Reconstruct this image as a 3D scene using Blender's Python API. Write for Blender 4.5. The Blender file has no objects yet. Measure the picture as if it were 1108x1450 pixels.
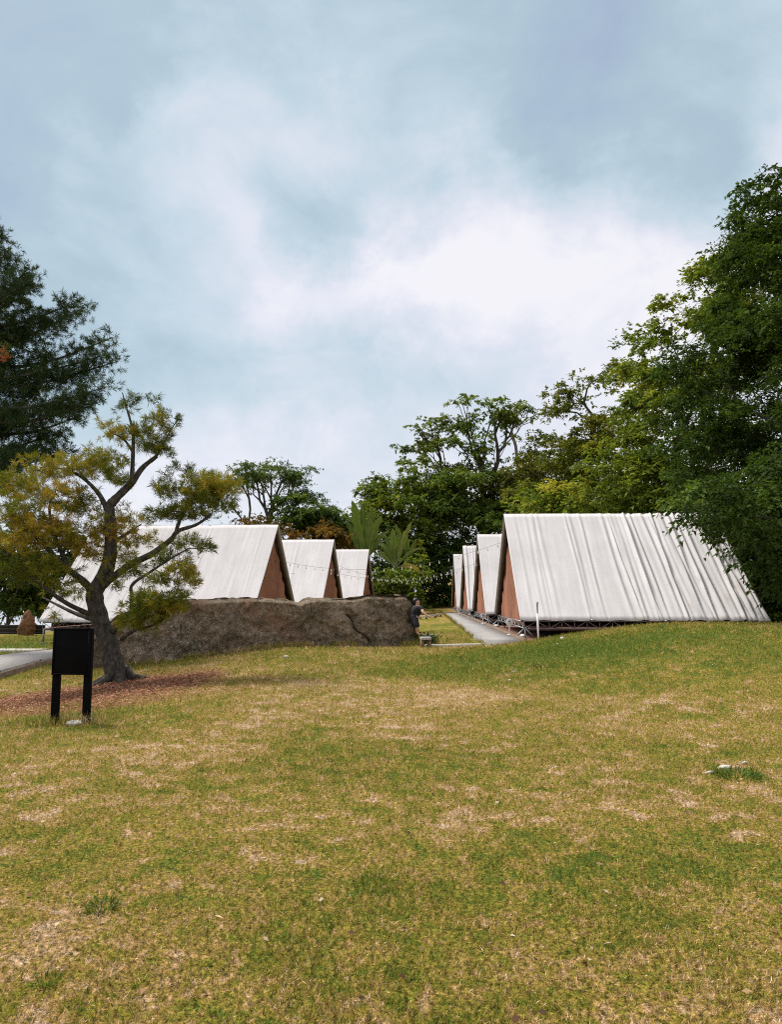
import bpy, bmesh, math, random
import numpy as np
from mathutils import Vector, Matrix

# ------------------------------------------------------------------ camera, sky, sun, exposure
S = bpy.context.scene
W0, H0, FPX = 1108.0, 1450.0, 1047.0
EYE = 1.6
PITCH = math.atan((841 - 725) / FPX)
cam_d = bpy.data.cameras.new("camera")
cam = bpy.data.objects.new("camera", cam_d)
S.collection.objects.link(cam)
cam.location = (0, 0, EYE)
cam.rotation_euler = (math.pi / 2 + PITCH, 0, 0)
cam_d.sensor_fit = 'VERTICAL'
cam_d.sensor_height = 36.0
cam_d.lens = 36.0 * FPX / H0
cam_d.clip_start = 0.05
cam_d.clip_end = 3000
S.camera = cam
S.view_settings.view_transform = 'Standard'
S.view_settings.look = 'None'
S.view_settings.exposure = 0.75
S.view_settings.gamma = 1.0
S.cycles.use_denoising = False
S.cycles.filter_width = 1.15
S.cycles.max_bounces = 6
S.cycles.diffuse_bounces = 3
S.cycles.glossy_bounces = 2
S.cycles.transmission_bounces = 3
S.cycles.transparent_max_bounces = 4
S.cycles.caustics_reflective = False
S.cycles.caustics_refractive = False

SUN_EL, SUN_AZ = math.radians(57), math.radians(302)   # azimuth clockwise from +Y: high, ahead of the camera and to its left
sun_d = bpy.data.lights.new("sun", 'SUN')
sun_d.energy = 3.0
sun_d.angle = math.radians(13)
sun_d.color = (1.0, 0.95, 0.87)
sun = bpy.data.objects.new("sun", sun_d)
S.collection.objects.link(sun)
sun.location = (-10, -20, 40)
sd = Vector((math.sin(SUN_AZ) * math.cos(SUN_EL), math.cos(SUN_AZ) * math.cos(SUN_EL), math.sin(SUN_EL)))
sun.rotation_euler = sd.to_track_quat('Z', 'Y').to_euler()

CAMP = np.array([0, 0, EYE])


def pdir(px, py):
    a, b = (px - W0 / 2) / FPX, (H0 / 2 - py) / FPX
    c, s = math.cos(PITCH), math.sin(PITCH)
    return np.array([a, c - b * s, s + b * c])


def P(px, py, D):
    d = pdir(px, py)
    return CAMP + d * (D / d[1])


class NT:
    """Small helper to wire shader nodes."""
    def __init__(self, nt):
        self.nt = nt

    def n(self, t, **kw):
        nd = self.nt.nodes.new(t)
        for k, v in kw.items():
            if k == 'ins':
                for i, x in v.items():
                    if hasattr(x, 'is_linked') or isinstance(x, bpy.types.NodeSocket):
                        self.nt.links.new(x, nd.inputs[i])
                    else:
                        nd.inputs[i].default_value = x
            else:
                setattr(nd, k, v)
        return nd

    def math(self, op, a, b=0.0, c=0.0, clamp=False):
        return self.n('ShaderNodeMath', operation=op, use_clamp=clamp, ins={0: a, 1: b, 2: c}).outputs[0]

    def vmath(self, op, a, b=(0, 0, 0)):
        return self.n('ShaderNodeVectorMath', operation=op, ins={0: a, 1: b})

    def noise(self, vec, scale, detail=4, rough=0.55, dist=0.0):
        return self.n('ShaderNodeTexNoise', ins={'Vector': vec, 'Scale': scale, 'Detail': detail, 'Roughness': rough, 'Distortion': dist})

    def ramp(self, fac, stops, interp='LINEAR'):
        r = self.n('ShaderNodeValToRGB', ins={0: fac})
        cr = r.color_ramp
        cr.interpolation = interp
        while len(cr.elements) < len(stops):
            cr.elements.new(0.5)
        for e, (p, c) in zip(cr.elements, stops):
            e.position = p
            e.color = (c[0], c[1], c[2], 1) if len(c) == 3 else c
        return r.outputs[0]

    def mix(self, f, a, b, mode='MIX'):
        m = self.n('ShaderNodeMix', data_type='RGBA', blend_type=mode)
        for i, x in ((0, f), (6, a), (7, b)):
            if isinstance(x, bpy.types.NodeSocket):
                self.nt.links.new(x, m.inputs[i])
            elif i == 0:
                m.inputs[0].default_value = x
            else:
                m.inputs[i].default_value = (x[0], x[1], x[2], 1)
        return m.outputs[2]

    def maprange(self, v, a, b, c=0.0, d=1.0):
        return self.n('ShaderNodeMapRange', interpolation_type='SMOOTHSTEP', ins={0: v, 1: a, 2: b, 3: c, 4: d}).outputs[0]


# world: Nishita sky almost covered by a cloud deck that is a function of direction only
world = bpy.data.worlds.new("World")
S.world = world
world.use_nodes = True
wt = world.node_tree
wt.nodes.clear()
N = NT(wt)
sky = N.n('ShaderNodeTexSky', sky_type='NISHITA', sun_disc=False, sun_elevation=SUN_EL, sun_rotation=SUN_AZ,
          altitude=400, air_density=1.2, dust_density=2.0, ozone_density=1.5)
tc = N.n('ShaderNodeTexCoord')
dirv = N.vmath('NORMALIZE', tc.outputs['Generated']).outputs[0]
sep = N.n('ShaderNodeSeparateXYZ', ins={0: dirv})
zc = N.math('ADD', N.math('MAXIMUM', sep.outputs[2], 0.0), 0.28)
plane = N.n('ShaderNodeCombineXYZ', ins={0: N.math('DIVIDE', sep.outputs[0], zc), 1: N.math('DIVIDE', sep.outputs[1], zc), 2: 0.3}).outputs[0]
warp = N.noise(dirv, 6.5, 8, 0.60)
wv = N.vmath('SUBTRACT', warp.outputs['Color'], (0.5, 0.5, 0.5)).outputs[0]
wv = N.n('ShaderNodeVectorMath', operation='SCALE', ins={0: wv, 'Scale': 0.27}).outputs[0]
dw = N.vmath('NORMALIZE', N.vmath('ADD', dirv, wv).outputs[0]).outputs[0]
# brightness of the cloud deck by direction (photo px, value): thick grey-blue 0 .. bright thin cloud 1
SKYX = [0, 138, 277, 415, 554, 692, 831, 970, 1108]
SKYROWS = [(0, (.22, .25, .40, .45, .40, .35, .15, .40, .45)), (100, (.25, .20, .45, .45, .38, .30, .08, .36, .50)), (190, (.12, .20, .60, .60, .38, .34, .28, .36, .58)),
           (262, (.18, .50, .56, .50, .56, .66, .46, .58, .88)), (330, (.25, .38, .60, .45, .86, .88, .82, .92, .95)), (400, (.30, .45, .48, .86, .98, 1.0, .96, .95, .92)),
           (470, (.30, .35, .56, .76, .82, .86, .90, .92, .9)), (530, (.35, .35, .40, .38, .44, .60, .84, .9, .9)), (600, (.5, .55, .70, .80, .72, .7, .84, .86, .86)), (690, (.72, .8, .8, .78, .8, .8, .84, .85, .85))]
SKYPTS = [(x, y, v) for y, row in SKYROWS for x, v in zip(SKYX, row)] + [
    (335, 175, .70), (390, 200, .68), (210, 245, .62), (480, 318, .22), (440, 300, .30), (300, 322, .88), (355, 338, .96), (380, 430, .95), (312, 388, .36), (280, 430, .70), (200, 420, .40), (150, 370, .54), (222, 330, .36)]
num, den = None, None
for (px, py, v) in SKYPTS:
    d = pdir(px, py)
    d = d / np.linalg.norm(d)
    dt = N.vmath('DOT_PRODUCT', dw, tuple(d)).outputs['Value']
    w = N.math('POWER', math.e, N.math('MULTIPLY_ADD', dt, 640.0, -640.0))
    num = N.math('MULTIPLY_ADD', w, v, 0.0) if num is None else N.math('MULTIPLY_ADD', w, v, num)
    den = w if den is None else N.math('ADD', w, den)
cover = N.math('DIVIDE', N.math('ADD', num, 0.0000115), N.math('ADD', den, 0.00001))
iso = N.vmath('MULTIPLY', dirv, (1, 1, 1.5)).outputs[0]
fine = N.noise(iso, 5.5, 9, 0.60, 0.4)
cover = N.math('ADD', cover, N.math('MULTIPLY', N.math('SUBTRACT', fine.outputs[0], 0.5), 0.74))
cover = N.math('MULTIPLY_ADD', cover, 1.14, -0.06)
low = N.maprange(sep.outputs[2], 0.06, -0.05)
cover = N.math('MAXIMUM', cover, N.math('MULTIPLY', low, 0.8))
CL = 6.9
ccol = N.ramp(cover, [(0.0, (.340, .425, .552)), (0.3, (.385, .500, .576)), (0.5, (.480, .588, .660)), (0.8, (.665, .690, .768)), (1.0, (.815, .799, .838))])
ccol = N.n('ShaderNodeVectorMath', operation='SCALE', ins={0: ccol, 'Scale': CL}).outputs[0]
allc = N.mix(0.93, sky.outputs[0], ccol)
bg = N.n('ShaderNodeBackground', ins={'Color': allc, 'Strength': 0.1})
wo = N.n('ShaderNodeOutputWorld', ins={0: bg.outputs[0]})

rng = np.random.default_rng(7)
random.seed(7)
COL = S.collection


# ------------------------------------------------------------------ helpers
def link(name, data, parent=None):
    o = bpy.data.objects.new(name, data)
    COL.objects.link(o)
    if parent is not None:
        o.parent = parent
    return o


def tag(o, label=None, cat=None, group=None, kind=None):
    for k, v in (('label', label), ('category', cat), ('group', group), ('kind', kind)):
        if v:
            o[k] = v
    return o


def empty(name, loc=(0, 0, 0), rz=0.0, label=None, cat=None, group=None):
    o = bpy.data.objects.new(name, None)
    COL.objects.link(o)
    o.location = loc
    o.rotation_euler = (0, 0, rz)
    return tag(o, label, cat, group)


def npmesh(name, V, F, mat=None, attrs=None, smooth=False):
    """Mesh from a vertex array and a (k, m) face array (or a list of such arrays)."""
    me = bpy.data.meshes.new(name)
    Fs = F if isinstance(F, list) else [F]
    V = np.asarray(V, dtype=np.float32)
    loops = np.concatenate([f.reshape(-1) for f in Fs]).astype(np.int32)
    totals = np.concatenate([np.full(len(f), f.shape[1]) for f in Fs])
    starts = np.concatenate([[0], np.cumsum(totals)[:-1]]).astype(np.int32)
    me.vertices.add(len(V))
    me.vertices.foreach_set("co", V.reshape(-1))
    me.loops.add(len(loops))
    me.loops.foreach_set("vertex_index", loops)
    me.polygons.add(len(starts))
    me.polygons.foreach_set("loop_start", starts)
    if smooth:
        me.polygons.foreach_set("use_smooth", np.ones(len(starts), dtype=bool))
    for k, a in (attrs or {}).items():
        at = me.attributes.new(k, 'FLOAT', 'POINT')
        at.data.foreach_set("value", np.asarray(a, dtype=np.float32))
    me.update(calc_edges=True)
    me.validate()
    if mat:
        me.materials.append(mat)
    return me


class MB:
    """Collects boxes, tubes and sheets into one mesh."""
    def __init__(self):
        self.V, self.F, self.k = [], {}, 0

    def add(self, V, F):
        V = np.asarray(V, float)
        F = np.asarray(F, int)
        self.V.append(V)
        self.F.setdefault(F.shape[1], []).append(F + self.k)
        self.k += len(V)

    def box(self, c, s, M=None):
        v = np.array([[x, y, z] for x in (-.5, .5) for y in (-.5, .5) for z in (-.5, .5)]) * np.array(s)
        if M is not None:
            v = v @ np.array(M).T
        self.add(v + np.array(c), [[0, 1, 3, 2], [4, 6, 7, 5], [0, 4, 5, 1], [2, 3, 7, 6], [0, 2, 6, 4], [1, 5, 7, 3]])

    def bar(self, a, b, w, h=None, up=(0, 0, 1)):
        """Rectangular bar from a to b."""
        a, b = np.array(a, float), np.array(b, float)
        t = b - a
        L = np.linalg.norm(t)
        t /= L
        s = np.cross(t, up)
        if np.linalg.norm(s) < 1e-4:
            s = np.cross(t, (1, 0, 0))
        s /= np.linalg.norm(s)
        u = np.cross(s, t)
        self.box((a + b) / 2, (L, w, h or w), np.stack([t, s, u], 1))

    def tube(self, pts, radii, n=7, cap=True):
        pts = np.asarray(pts, float)
        m = len(pts)
        radii = np.full(m, radii) if np.isscalar(radii) else np.asarray(radii, float)
        t = np.gradient(pts, axis=0)
        t /= np.linalg.norm(t, axis=1)[:, None] + 1e-9
        ref = np.array([0.31, 0.17, 0.93]) if abs(t[0, 2]) < .8 else np.array([.95, .2, .1])
        s = np.cross(t, ref)
        s /= np.linalg.norm(s, axis=1)[:, None] + 1e-9
        u = np.cross(s, t)
        an = np.arange(n) * 2 * math.pi / n
        ring = s[:, None, :] * np.cos(an)[None, :, None] + u[:, None, :] * np.sin(an)[None, :, None]
        V = (pts[:, None, :] + ring * radii[:, None, None]).reshape(-1, 3)
        i = np.arange(m - 1)[:, None] * n
        j = np.arange(n)[None, :]
        j2 = (j + 1) % n
        F = np.stack([i + j, i + j2, i + n + j2, i + n + j], -1).reshape(-1, 4)
        k0 = self.k
        self.add(V, F)
        if cap:
            self.F.setdefault(n, []).append(np.array([np.arange(n)[::-1] + k0, np.arange(n) + k0 + (m - 1) * n]))

    def disc(self, c, r, axis, thick, n=28):
        c, axis = np.array(c, float), np.array(axis, float)
        self.tube([c - axis * thick / 2, c + axis * thick / 2], r, n)

    def mesh(self, name, mat, smooth=False, attrs=None):
        return npmesh(name, np.concatenate(self.V), [np.concatenate(f) for f in self.F.values()], mat, attrs, smooth)

    def obj(self, name, mat, parent=None, smooth=False, bevel=0.0):
        o = link(name, self.mesh(name, mat, smooth), parent)
        if bevel:
            b = o.modifiers.new('bevel', 'BEVEL')
            b.width = bevel
            b.segments = 2
            b.limit_method = 'ANGLE'
        return o


def material(name, rough=0.7, spec=0.3):
    m = bpy.data.materials.new(name)
    m.use_nodes = True
    nt = m.node_tree
    b = nt.nodes['Principled BSDF']
    b.inputs['Roughness'].default_value = rough
    b.inputs['Specular IOR Level'].default_value = spec
    return m, NT(nt), b


def bump(N, b, h, strength=0.5, dist=0.02):
    bp = N.n('ShaderNodeBump', ins={'Height': h, 'Strength': strength, 'Distance': dist})
    N.nt.links.new(bp.outputs[0], b.inputs['Normal'])


def noisy(name, c1, c2, scale, rough=0.7, bscale=None, bstr=0.4, bdist=0.01, spec=0.3, metal=0.0, stretch=None):
    m, N, b = material(name, rough, spec)
    co = N.n('ShaderNodeTexCoord').outputs['Object']
    if stretch:
        co = N.vmath('MULTIPLY', co, stretch).outputs[0]
    f = N.noise(co, scale, 5, 0.6)
    N.nt.links.new(N.ramp(f.outputs[0], [(0.3, c1), (0.7, c2)]), b.inputs['Base Color'])
    b.inputs['Metallic'].default_value = metal
    if bscale:
        bump(N, b, N.noise(co, bscale, 5, 0.6).outputs[0], bstr, bdist)
    return m


def smooth(e0, e1, x):
    t = np.clip((np.asarray(x, float) - e0) / (e1 - e0), 0, 1)
    return t * t * (3 - 2 * t)


def vnoise(x, y, seed=0):
    """Cheap smooth value noise for numpy arrays."""
    x, y = np.asarray(x, float), np.asarray(y, float)
    xi, yi = np.floor(x), np.floor(y)
    fx, fy = x - xi, y - yi
    fx, fy = fx * fx * (3 - 2 * fx), fy * fy * (3 - 2 * fy)

    def h(a, b):
        v = np.sin(a * 127.1 + b * 311.7 + seed * 74.7) * 43758.5453
        return v - np.floor(v)
    return (h(xi, yi) * (1 - fx) + h(xi + 1, yi) * fx) * (1 - fy) + (h(xi, yi + 1) * (1 - fx) + h(xi + 1, yi + 1) * fx) * fy


# ------------------------------------------------------------------ ground
def terrain(x, y):
    x, y = np.asarray(x, float), np.asarray(y, float)
    z = 0.012 * np.clip(y, 0, 60)
    z = z - 0.42 * smooth(-1.5, -8, x) * smooth(5, 11, y) * (1 - 0.45 * smooth(16, 24, y))
    z = z + 0.66 * smooth(0.6, 7.2, x) * smooth(5, 17, y) * (1 - smooth(18.0, 20.4, y))
    z = z - 0.06 * smooth(16.6, 19.5, y) * smooth(4, 1, np.abs(x - 1.2))
    z = z + 0.05 * (vnoise(x * .45, y * .45, 1) - .5) + 0.03 * (vnoise(x * 1.3, y * 1.3, 2) - .5) * smooth(40, 20, y)
    z = z + 9 * smooth(48, 95, y) * smooth(-6, 25, x) + 5 * smooth(15, 40, x) * smooth(22, 60, y)     # wooded slope
    z = z - 16 * smooth(29, 62, y) * smooth(-9, -20, x) - 10 * smooth(-16, -60, x)                       # the hill falls away
    z = z - 22 * smooth(75, 170, np.hypot(x, y)) * smooth(25, -10, x)
    return z


def ground_hit(px, py):
    d = pdir(px, py)
    t = np.arange(1.5, 90, 0.02)
    p = CAMP + t[:, None] * d
    i = np.argmax(p[:, 2] < terrain(p[:, 0], p[:, 1]))
    return p[i]


def green_map(x, y):
    """Share of living green in the lawn (0 dry .. 1 lush), from the patches the photo shows."""
    g = 0.61 + 0.12 * (vnoise(x * .42 + 3, y * .42, 5) - .5) * 2 + 0.16 * (vnoise(x * 1.1, y * 1.1 + 9, 6) - .5) * 2
    for (px, py, r, a) in GREEN:
        q = ground_hit(px, py)
        g = g + a * .8 * np.exp(-((x - q[0]) ** 2 + (y - q[1]) ** 2) / (r * r))
    return g


GREEN = [(760, 925, 2.2, .62), (900, 905, 3.0, .35), (660, 950, 1.4, .25), (1060, 900, 3.0, .36), (1050, 1120, 1.0, .30), (1000, 1210, .6, .18), (60, 1130, 1.2, .18),
         (100, 1018, .7, .55), (620, 1290, .3, .10), (930, 1280, .4, .18), (530, 1255, .15, .3), (130, 1390, .15, .2),
         (60, 1340, .6, -.14), (560, 1400, .6, -.16), (760, 1340, .5, -.16), (820, 1090, 1.0, -.22), (670, 985, .9, -.42), (330, 1010, 1.4, -.08),
         (640, 890, 5, .42), (40, 915, 5, .55)]


def axis(lo, hi, fine_lo, fine_hi, step, grow=1.22):
    a = list(np.arange(fine_lo, fine_hi + 1e-6, step))
    s = step
    while a[-1] < hi:
        s = min(s * grow, 12)
        a.append(a[-1] + s)
    s = step
    while a[0] > lo:
        s = min(s * grow, 12)
        a.insert(0, a[0] - s)
    return np.array(a)


def lawn_nodes(N, green):
    """Shared lawn colour: dry straw, thatch and living grass by world position."""
    pos = N.n('ShaderNodeNewGeometry').outputs['Position']
    flat = N.vmath('MULTIPLY', pos, (1, 1, 0)).outputs[0]
    n1 = N.noise(flat, 2.9, 6, 0.70).outputs[0]
    n2 = N.noise(N.vmath('ADD', flat, (37, 11, 0)).outputs[0], 7.5, 6, 0.72, 0.6).outputs[0]
    n3 = N.noise(N.vmath('ADD', flat, (7, 51, 0)).outputs[0], 26, 4, 0.7).outputs[0]
    g = N.math('ADD', green, N.math('MULTIPLY_ADD', n1, 1.6, -0.80))
    g = N.math('ADD', g, N.math('MULTIPLY_ADD', n2, 2.0, -1.0))
    g = N.math('ADD', g, N.math('MULTIPLY_ADD', n3, 1.5, -0.75))
    wn = N.noise(N.vmath('ADD', flat, (61, 23, 0)).outputs[0], 2.6, 7, 0.74, .3).outputs[0]
    wl = N.noise(N.vmath('ADD', flat, (13, 77, 0)).outputs[0], .38, 3, 0.5).outputs[0]
    worn = N.math('MULTIPLY', N.maprange(N.math('ADD', wn, N.math('MULTIPLY_ADD', wl, .45, -.225)), .52, .63), -.42)
    g = N.math('ADD', g, worn)
    sp = N.noise(N.vmath('ADD', flat, (3, 91, 0)).outputs[0], 42, 3, 0.7, .4).outputs[0]
    n3 = N.ramp(sp, [(.35, (.26, .25, .21)), (.49, (.92, .92, .90)), (.64, (1.7, 1.62, 1.6))])
    return g, n1, n2, n3


LAWN_STOPS = [(0.0, (.60, .46, .33)), (0.16, (.49, .34, .180)), (0.38, (.37, .252, .078)), (0.62, (.285, .240, .040)), (0.82, (.205, .215, .030)), (1.0, (.110, .160, .026))]

m_ground, N, b = material("lawn_soil", 0.95, 0.1)
ga = N.n('ShaderNodeAttribute', attribute_name='green')
g, n1, n2, n3 = lawn_nodes(N, ga.outputs['Fac'])
col = N.ramp(g, LAWN_STOPS)
lt = N.n('ShaderNodeAttribute', attribute_name='litter')
soil = N.ramp(n2, [(.3, (.20, .085, .05)), (.7, (.40, .19, .115))])
col = N.mix(N.maprange(N.math('ADD', lt.outputs['Fac'], N.math('MULTIPLY_ADD', n2, .9, -.45)), .22, .62), col, soil)
col = N.mix(1.0, col, n3, 'MULTIPLY')
n4 = N.noise(N.n('ShaderNodeNewGeometry').outputs['Position'], 60, 4, 0.75).outputs[0]
col = N.mix(1.0, col, N.ramp(n4, [(0.32, (.50, .48, .44)), (0.62, (1.05, 1.04, 1.0))]), 'MULTIPLY')
N.nt.links.new(col, b.inputs['Base Color'])
bump(N, b, N.math('ADD', n4, N.math('MULTIPLY', n2, 1.6)), 0.9, 0.03)

LIT_C = ground_hit(186, 975)[:2]


def litter_mask(x, y):
    g = np.exp(-(((x - LIT_C[0]) / 1.75) ** 2 + ((y - LIT_C[1]) / 2.3) ** 2))
    g2 = np.exp(-(((x - LIT_C[0] + 3.0) / 2.0) ** 2 + ((y - LIT_C[1] + 1.2) / 1.7) ** 2))
    return np.clip(g + .5 * g2 + .5 * (vnoise(x * 1.4, y * 1.4, 21) - .5), 0, 1)


gx = axis(-170, 170, -14, 14, 0.22)
gy = axis(-30, 230, 1.5, 30, 0.22)
X, Y = np.meshgrid(gx, gy, indexing='xy')
Z = terrain(X, Y)
nx, ny = len(gx), len(gy)
ii = (np.arange(ny - 1)[:, None] * nx + np.arange(nx - 1)[None, :]).reshape(-1)
ground = link("ground", npmesh("ground", np.stack([X, Y, Z], -1).reshape(-1, 3), np.stack([ii, ii + 1, ii + nx + 1, ii + nx], 1), m_ground,
                               {'green': green_map(X, Y).reshape(-1), 'litter': litter_mask(X, Y).reshape(-1)}, True))
tag(ground, kind='structure')

# ------------------------------------------------------------------ layout shared by tents and trees
ROW = math.atan((587 - 554) / FPX)          # how far the tents are turned from facing the aisle squarely
T_LEN, T_W, T_EAVE, T_RIDGE = 6.7, 3.36, 0.50, 3.82
TENTS = []                                  # (origin, angle): origin under the front end of the ridge
RIGHT = [(719, 728, 24.0), (680, 757, 31.8), (659, 773, 39.0), (645, 785, 46.8)]
LEFT = [(390, 743, 26.2), (470, 764, 33.3), (520, 778, 40.7)]
for (px, py, D) in RIGHT:
    p = P(px, py, D)
    TENTS.append((Vector((p[0], p[1], p[2] - T_RIDGE)), -ROW))
for (px, py, D) in LEFT:
    p = P(px, py, D)
    TENTS.append((Vector((p[0], p[1], p[2] - T_RIDGE)), math.pi - math.radians(5.2)))


def in_tents(p, margin=0.22):
    """Mask of points that lie inside or too close to a tent."""
    bad = np.zeros(len(p), bool)
    for (o, a) in TENTS:
        q = p - np.array(o)
        u = q[:, 0] * math.cos(a) + q[:, 1] * math.sin(a)
        v = -q[:, 0] * math.sin(a) + q[:, 1] * math.cos(a)
        top = T_RIDGE - np.abs(v) * (T_RIDGE - T_EAVE) / T_W + margin
        bad |= (u > -.9) & (u < T_LEN + margin) & (np.abs(v) < T_W + margin) & (q[:, 2] < top)
    return bad


# ------------------------------------------------------------------ materials for built things
def wave_cloth(name, c, cd, rough=0.85, trans=0.0, streak=3.0):
    m, N, b = material(name, rough, 0.15)
    co = N.n('ShaderNodeTexCoord').outputs['Object']
    f = N.noise(N.vmath('MULTIPLY', co, (streak, .25, .25)).outputs[0], 2.2, 5, 0.6).outputs[0]
    f2 = N.noise(co, 1.1, 5, 0.65).outputs[0]
    k = N.math('ADD', N.math('MULTIPLY', f, .6), N.math('MULTIPLY', f2, .4))
    N.nt.links.new(N.ramp(k, [(0.36, cd), (0.60, c)]), b.inputs['Base Color'])
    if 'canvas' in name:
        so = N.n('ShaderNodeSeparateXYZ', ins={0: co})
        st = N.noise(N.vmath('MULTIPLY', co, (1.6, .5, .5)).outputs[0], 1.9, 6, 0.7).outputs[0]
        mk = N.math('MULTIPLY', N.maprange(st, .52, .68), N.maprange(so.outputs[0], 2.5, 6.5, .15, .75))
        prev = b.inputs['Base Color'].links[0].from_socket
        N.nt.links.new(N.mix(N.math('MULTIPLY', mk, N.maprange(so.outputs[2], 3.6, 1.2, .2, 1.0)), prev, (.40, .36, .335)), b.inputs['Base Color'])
    bump(N, b, N.noise(co, 26, 3, 0.6).outputs[0], 0.10, 0.01)
    return m


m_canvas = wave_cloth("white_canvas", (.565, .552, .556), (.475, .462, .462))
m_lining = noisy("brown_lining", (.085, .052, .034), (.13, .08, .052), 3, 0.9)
m_curtain = wave_cloth("rust_brown_cloth", (.36, .165, .105), (.21, .098, .062), 0.9, streak=1.0)
m_frame = noisy("dark_stained_timber", (.060, .040, .027), (.12, .080, .052), 5, 0.7, 30, 0.2)
m_alu = noisy("galvanised_steel", (.15, .16, .17), (.26, .27, .285), 9, 0.42, spec=0.5, metal=0.6)
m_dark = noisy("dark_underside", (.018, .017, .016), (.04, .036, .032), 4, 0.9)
m_deck = noisy("red_brown_decking", (.12, .058, .042), (.215, .11, .08), 3.5, 0.8, 40, 0.3, stretch=(1, 9, 1))
m_black = noisy("black_paint", (.0025, .0025, .003), (.005, .005, .006), 6, 0.8, 60, 0.08, spec=0.06)
m_plank = noisy("grey_weathered_planks", (.30, .285, .27), (.45, .43, .41), 5, 0.85, 40, 0.3, stretch=(8, 1, 1))
m_beam = noisy("brown_edge_beam", (.13, .085, .055), (.22, .155, .10), 6, 0.85, 30, 0.3)
m_conc = noisy("pale_concrete", (.42, .40, .36), (.58, .56, .50), 6, 0.9, 40, 0.3)
m_white = noisy("white_enamel", (.72, .72, .70), (.80, .80, .78), 5, 0.4)
m_stone = noisy("pale_stone", (.40, .37, .32), (.66, .63, .57), 9, 0.9, 25, 0.5)
m_ink = noisy("dark_green_ink", (.02, .03, .028), (.03, .045, .04), 5, 0.6)
m_tile = noisy("mauve_grey_paving", (.27, .265, .28), (.39, .385, .40), 4, 0.85, 30, 0.2)
m_wire = noisy("black_cable", (.015, .015, .015), (.03, .03, .03), 5, 0.6)
m_bulb = noisy("frosted_bulb_glass", (.70, .66, .55), (.85, .82, .72), 5, 0.25, spec=0.5)


# ------------------------------------------------------------------ tents
def canvas_sheet(seed, depth, side, n_pleat, grow):
    """One roof slope as a cloth with pleats running from ridge to eave."""
    r = np.random.default_rng(seed)
    nu, nv = 230, 26
    u = np.linspace(-0.12, T_LEN, nu)
    t = np.linspace(0, 1, nv)
    U, T = np.meshgrid(u, t, indexing='ij')
    nrm = np.array([0, side * (T_RIDGE - T_EAVE), T_W])
    nrm /= np.linalg.norm(nrm)
    d = np.zeros_like(U)
    cs = np.sort(T_LEN * r.uniform(0, 1, n_pleat) ** (.62 if grow > 1 else 1.0))
    for k, c in enumerate(cs):
        a = depth * r.uniform(.35, 1.0) * (1 + grow * (c / T_LEN) ** 1.6)
        wdt = r.uniform(.022, .060)
        lean = r.normal(0, .05)
        cc = c + lean * T + .018 * np.sin(T * 5 + k)
        s = (U - cc) / wdt
        d += a * (np.exp(-s * s) - .75 * np.exp(-((U - cc - wdt * 1.7) / (wdt * 1.25)) ** 2)) * smooth(r.uniform(-.45, -.05), .25, T) * (1 - r.uniform(.2, .7) * smooth(.72, 1, T))
    d += .012 * (vnoise(U * 2.2, T * 3, seed) - .5) - .05 * np.sin(T * math.pi) * (0.5 + 0.5 * vnoise(U * .8, T * .4, seed + 3))
    d = np.maximum(d, -.06)
    edge = .010 * np.sin(U * 9 + seed) * smooth(.9, 1, T)
    base = np.stack([U, side * (T_W * T + .02), T_RIDGE + (T_EAVE - T_RIDGE) * T], -1)
    V = base + d[..., None] * nrm
    V[..., 2] -= edge
    V = V.reshape(-1, 3)
    i = (np.arange(nu - 1)[:, None] * nv + np.arange(nv - 1)[None, :]).reshape(-1)
    F = np.stack([i, i + nv, i + nv + 1, i + 1], 1)
    return V, F


def truss(mb, a, b, h, step, r=.017):
    a, b = np.array(a, float), np.array(b, float)
    n = max(2, int(round(np.linalg.norm(b - a) / step)))
    dz = np.array([0, 0, -h])
    mb.tube([a, b], r, 6)
    mb.tube([a + dz, b + dz], r, 6)
    for k in range(n + 1):
        p = a + (b - a) * k / n
        mb.tube([p, p + dz], r * .6, 5)
        if k < n:
            q = a + (b - a) * (k + 1) / n
            mb.tube([p, q + dz] if k % 2 else [p + dz, q], r * .6, 5)


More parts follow.
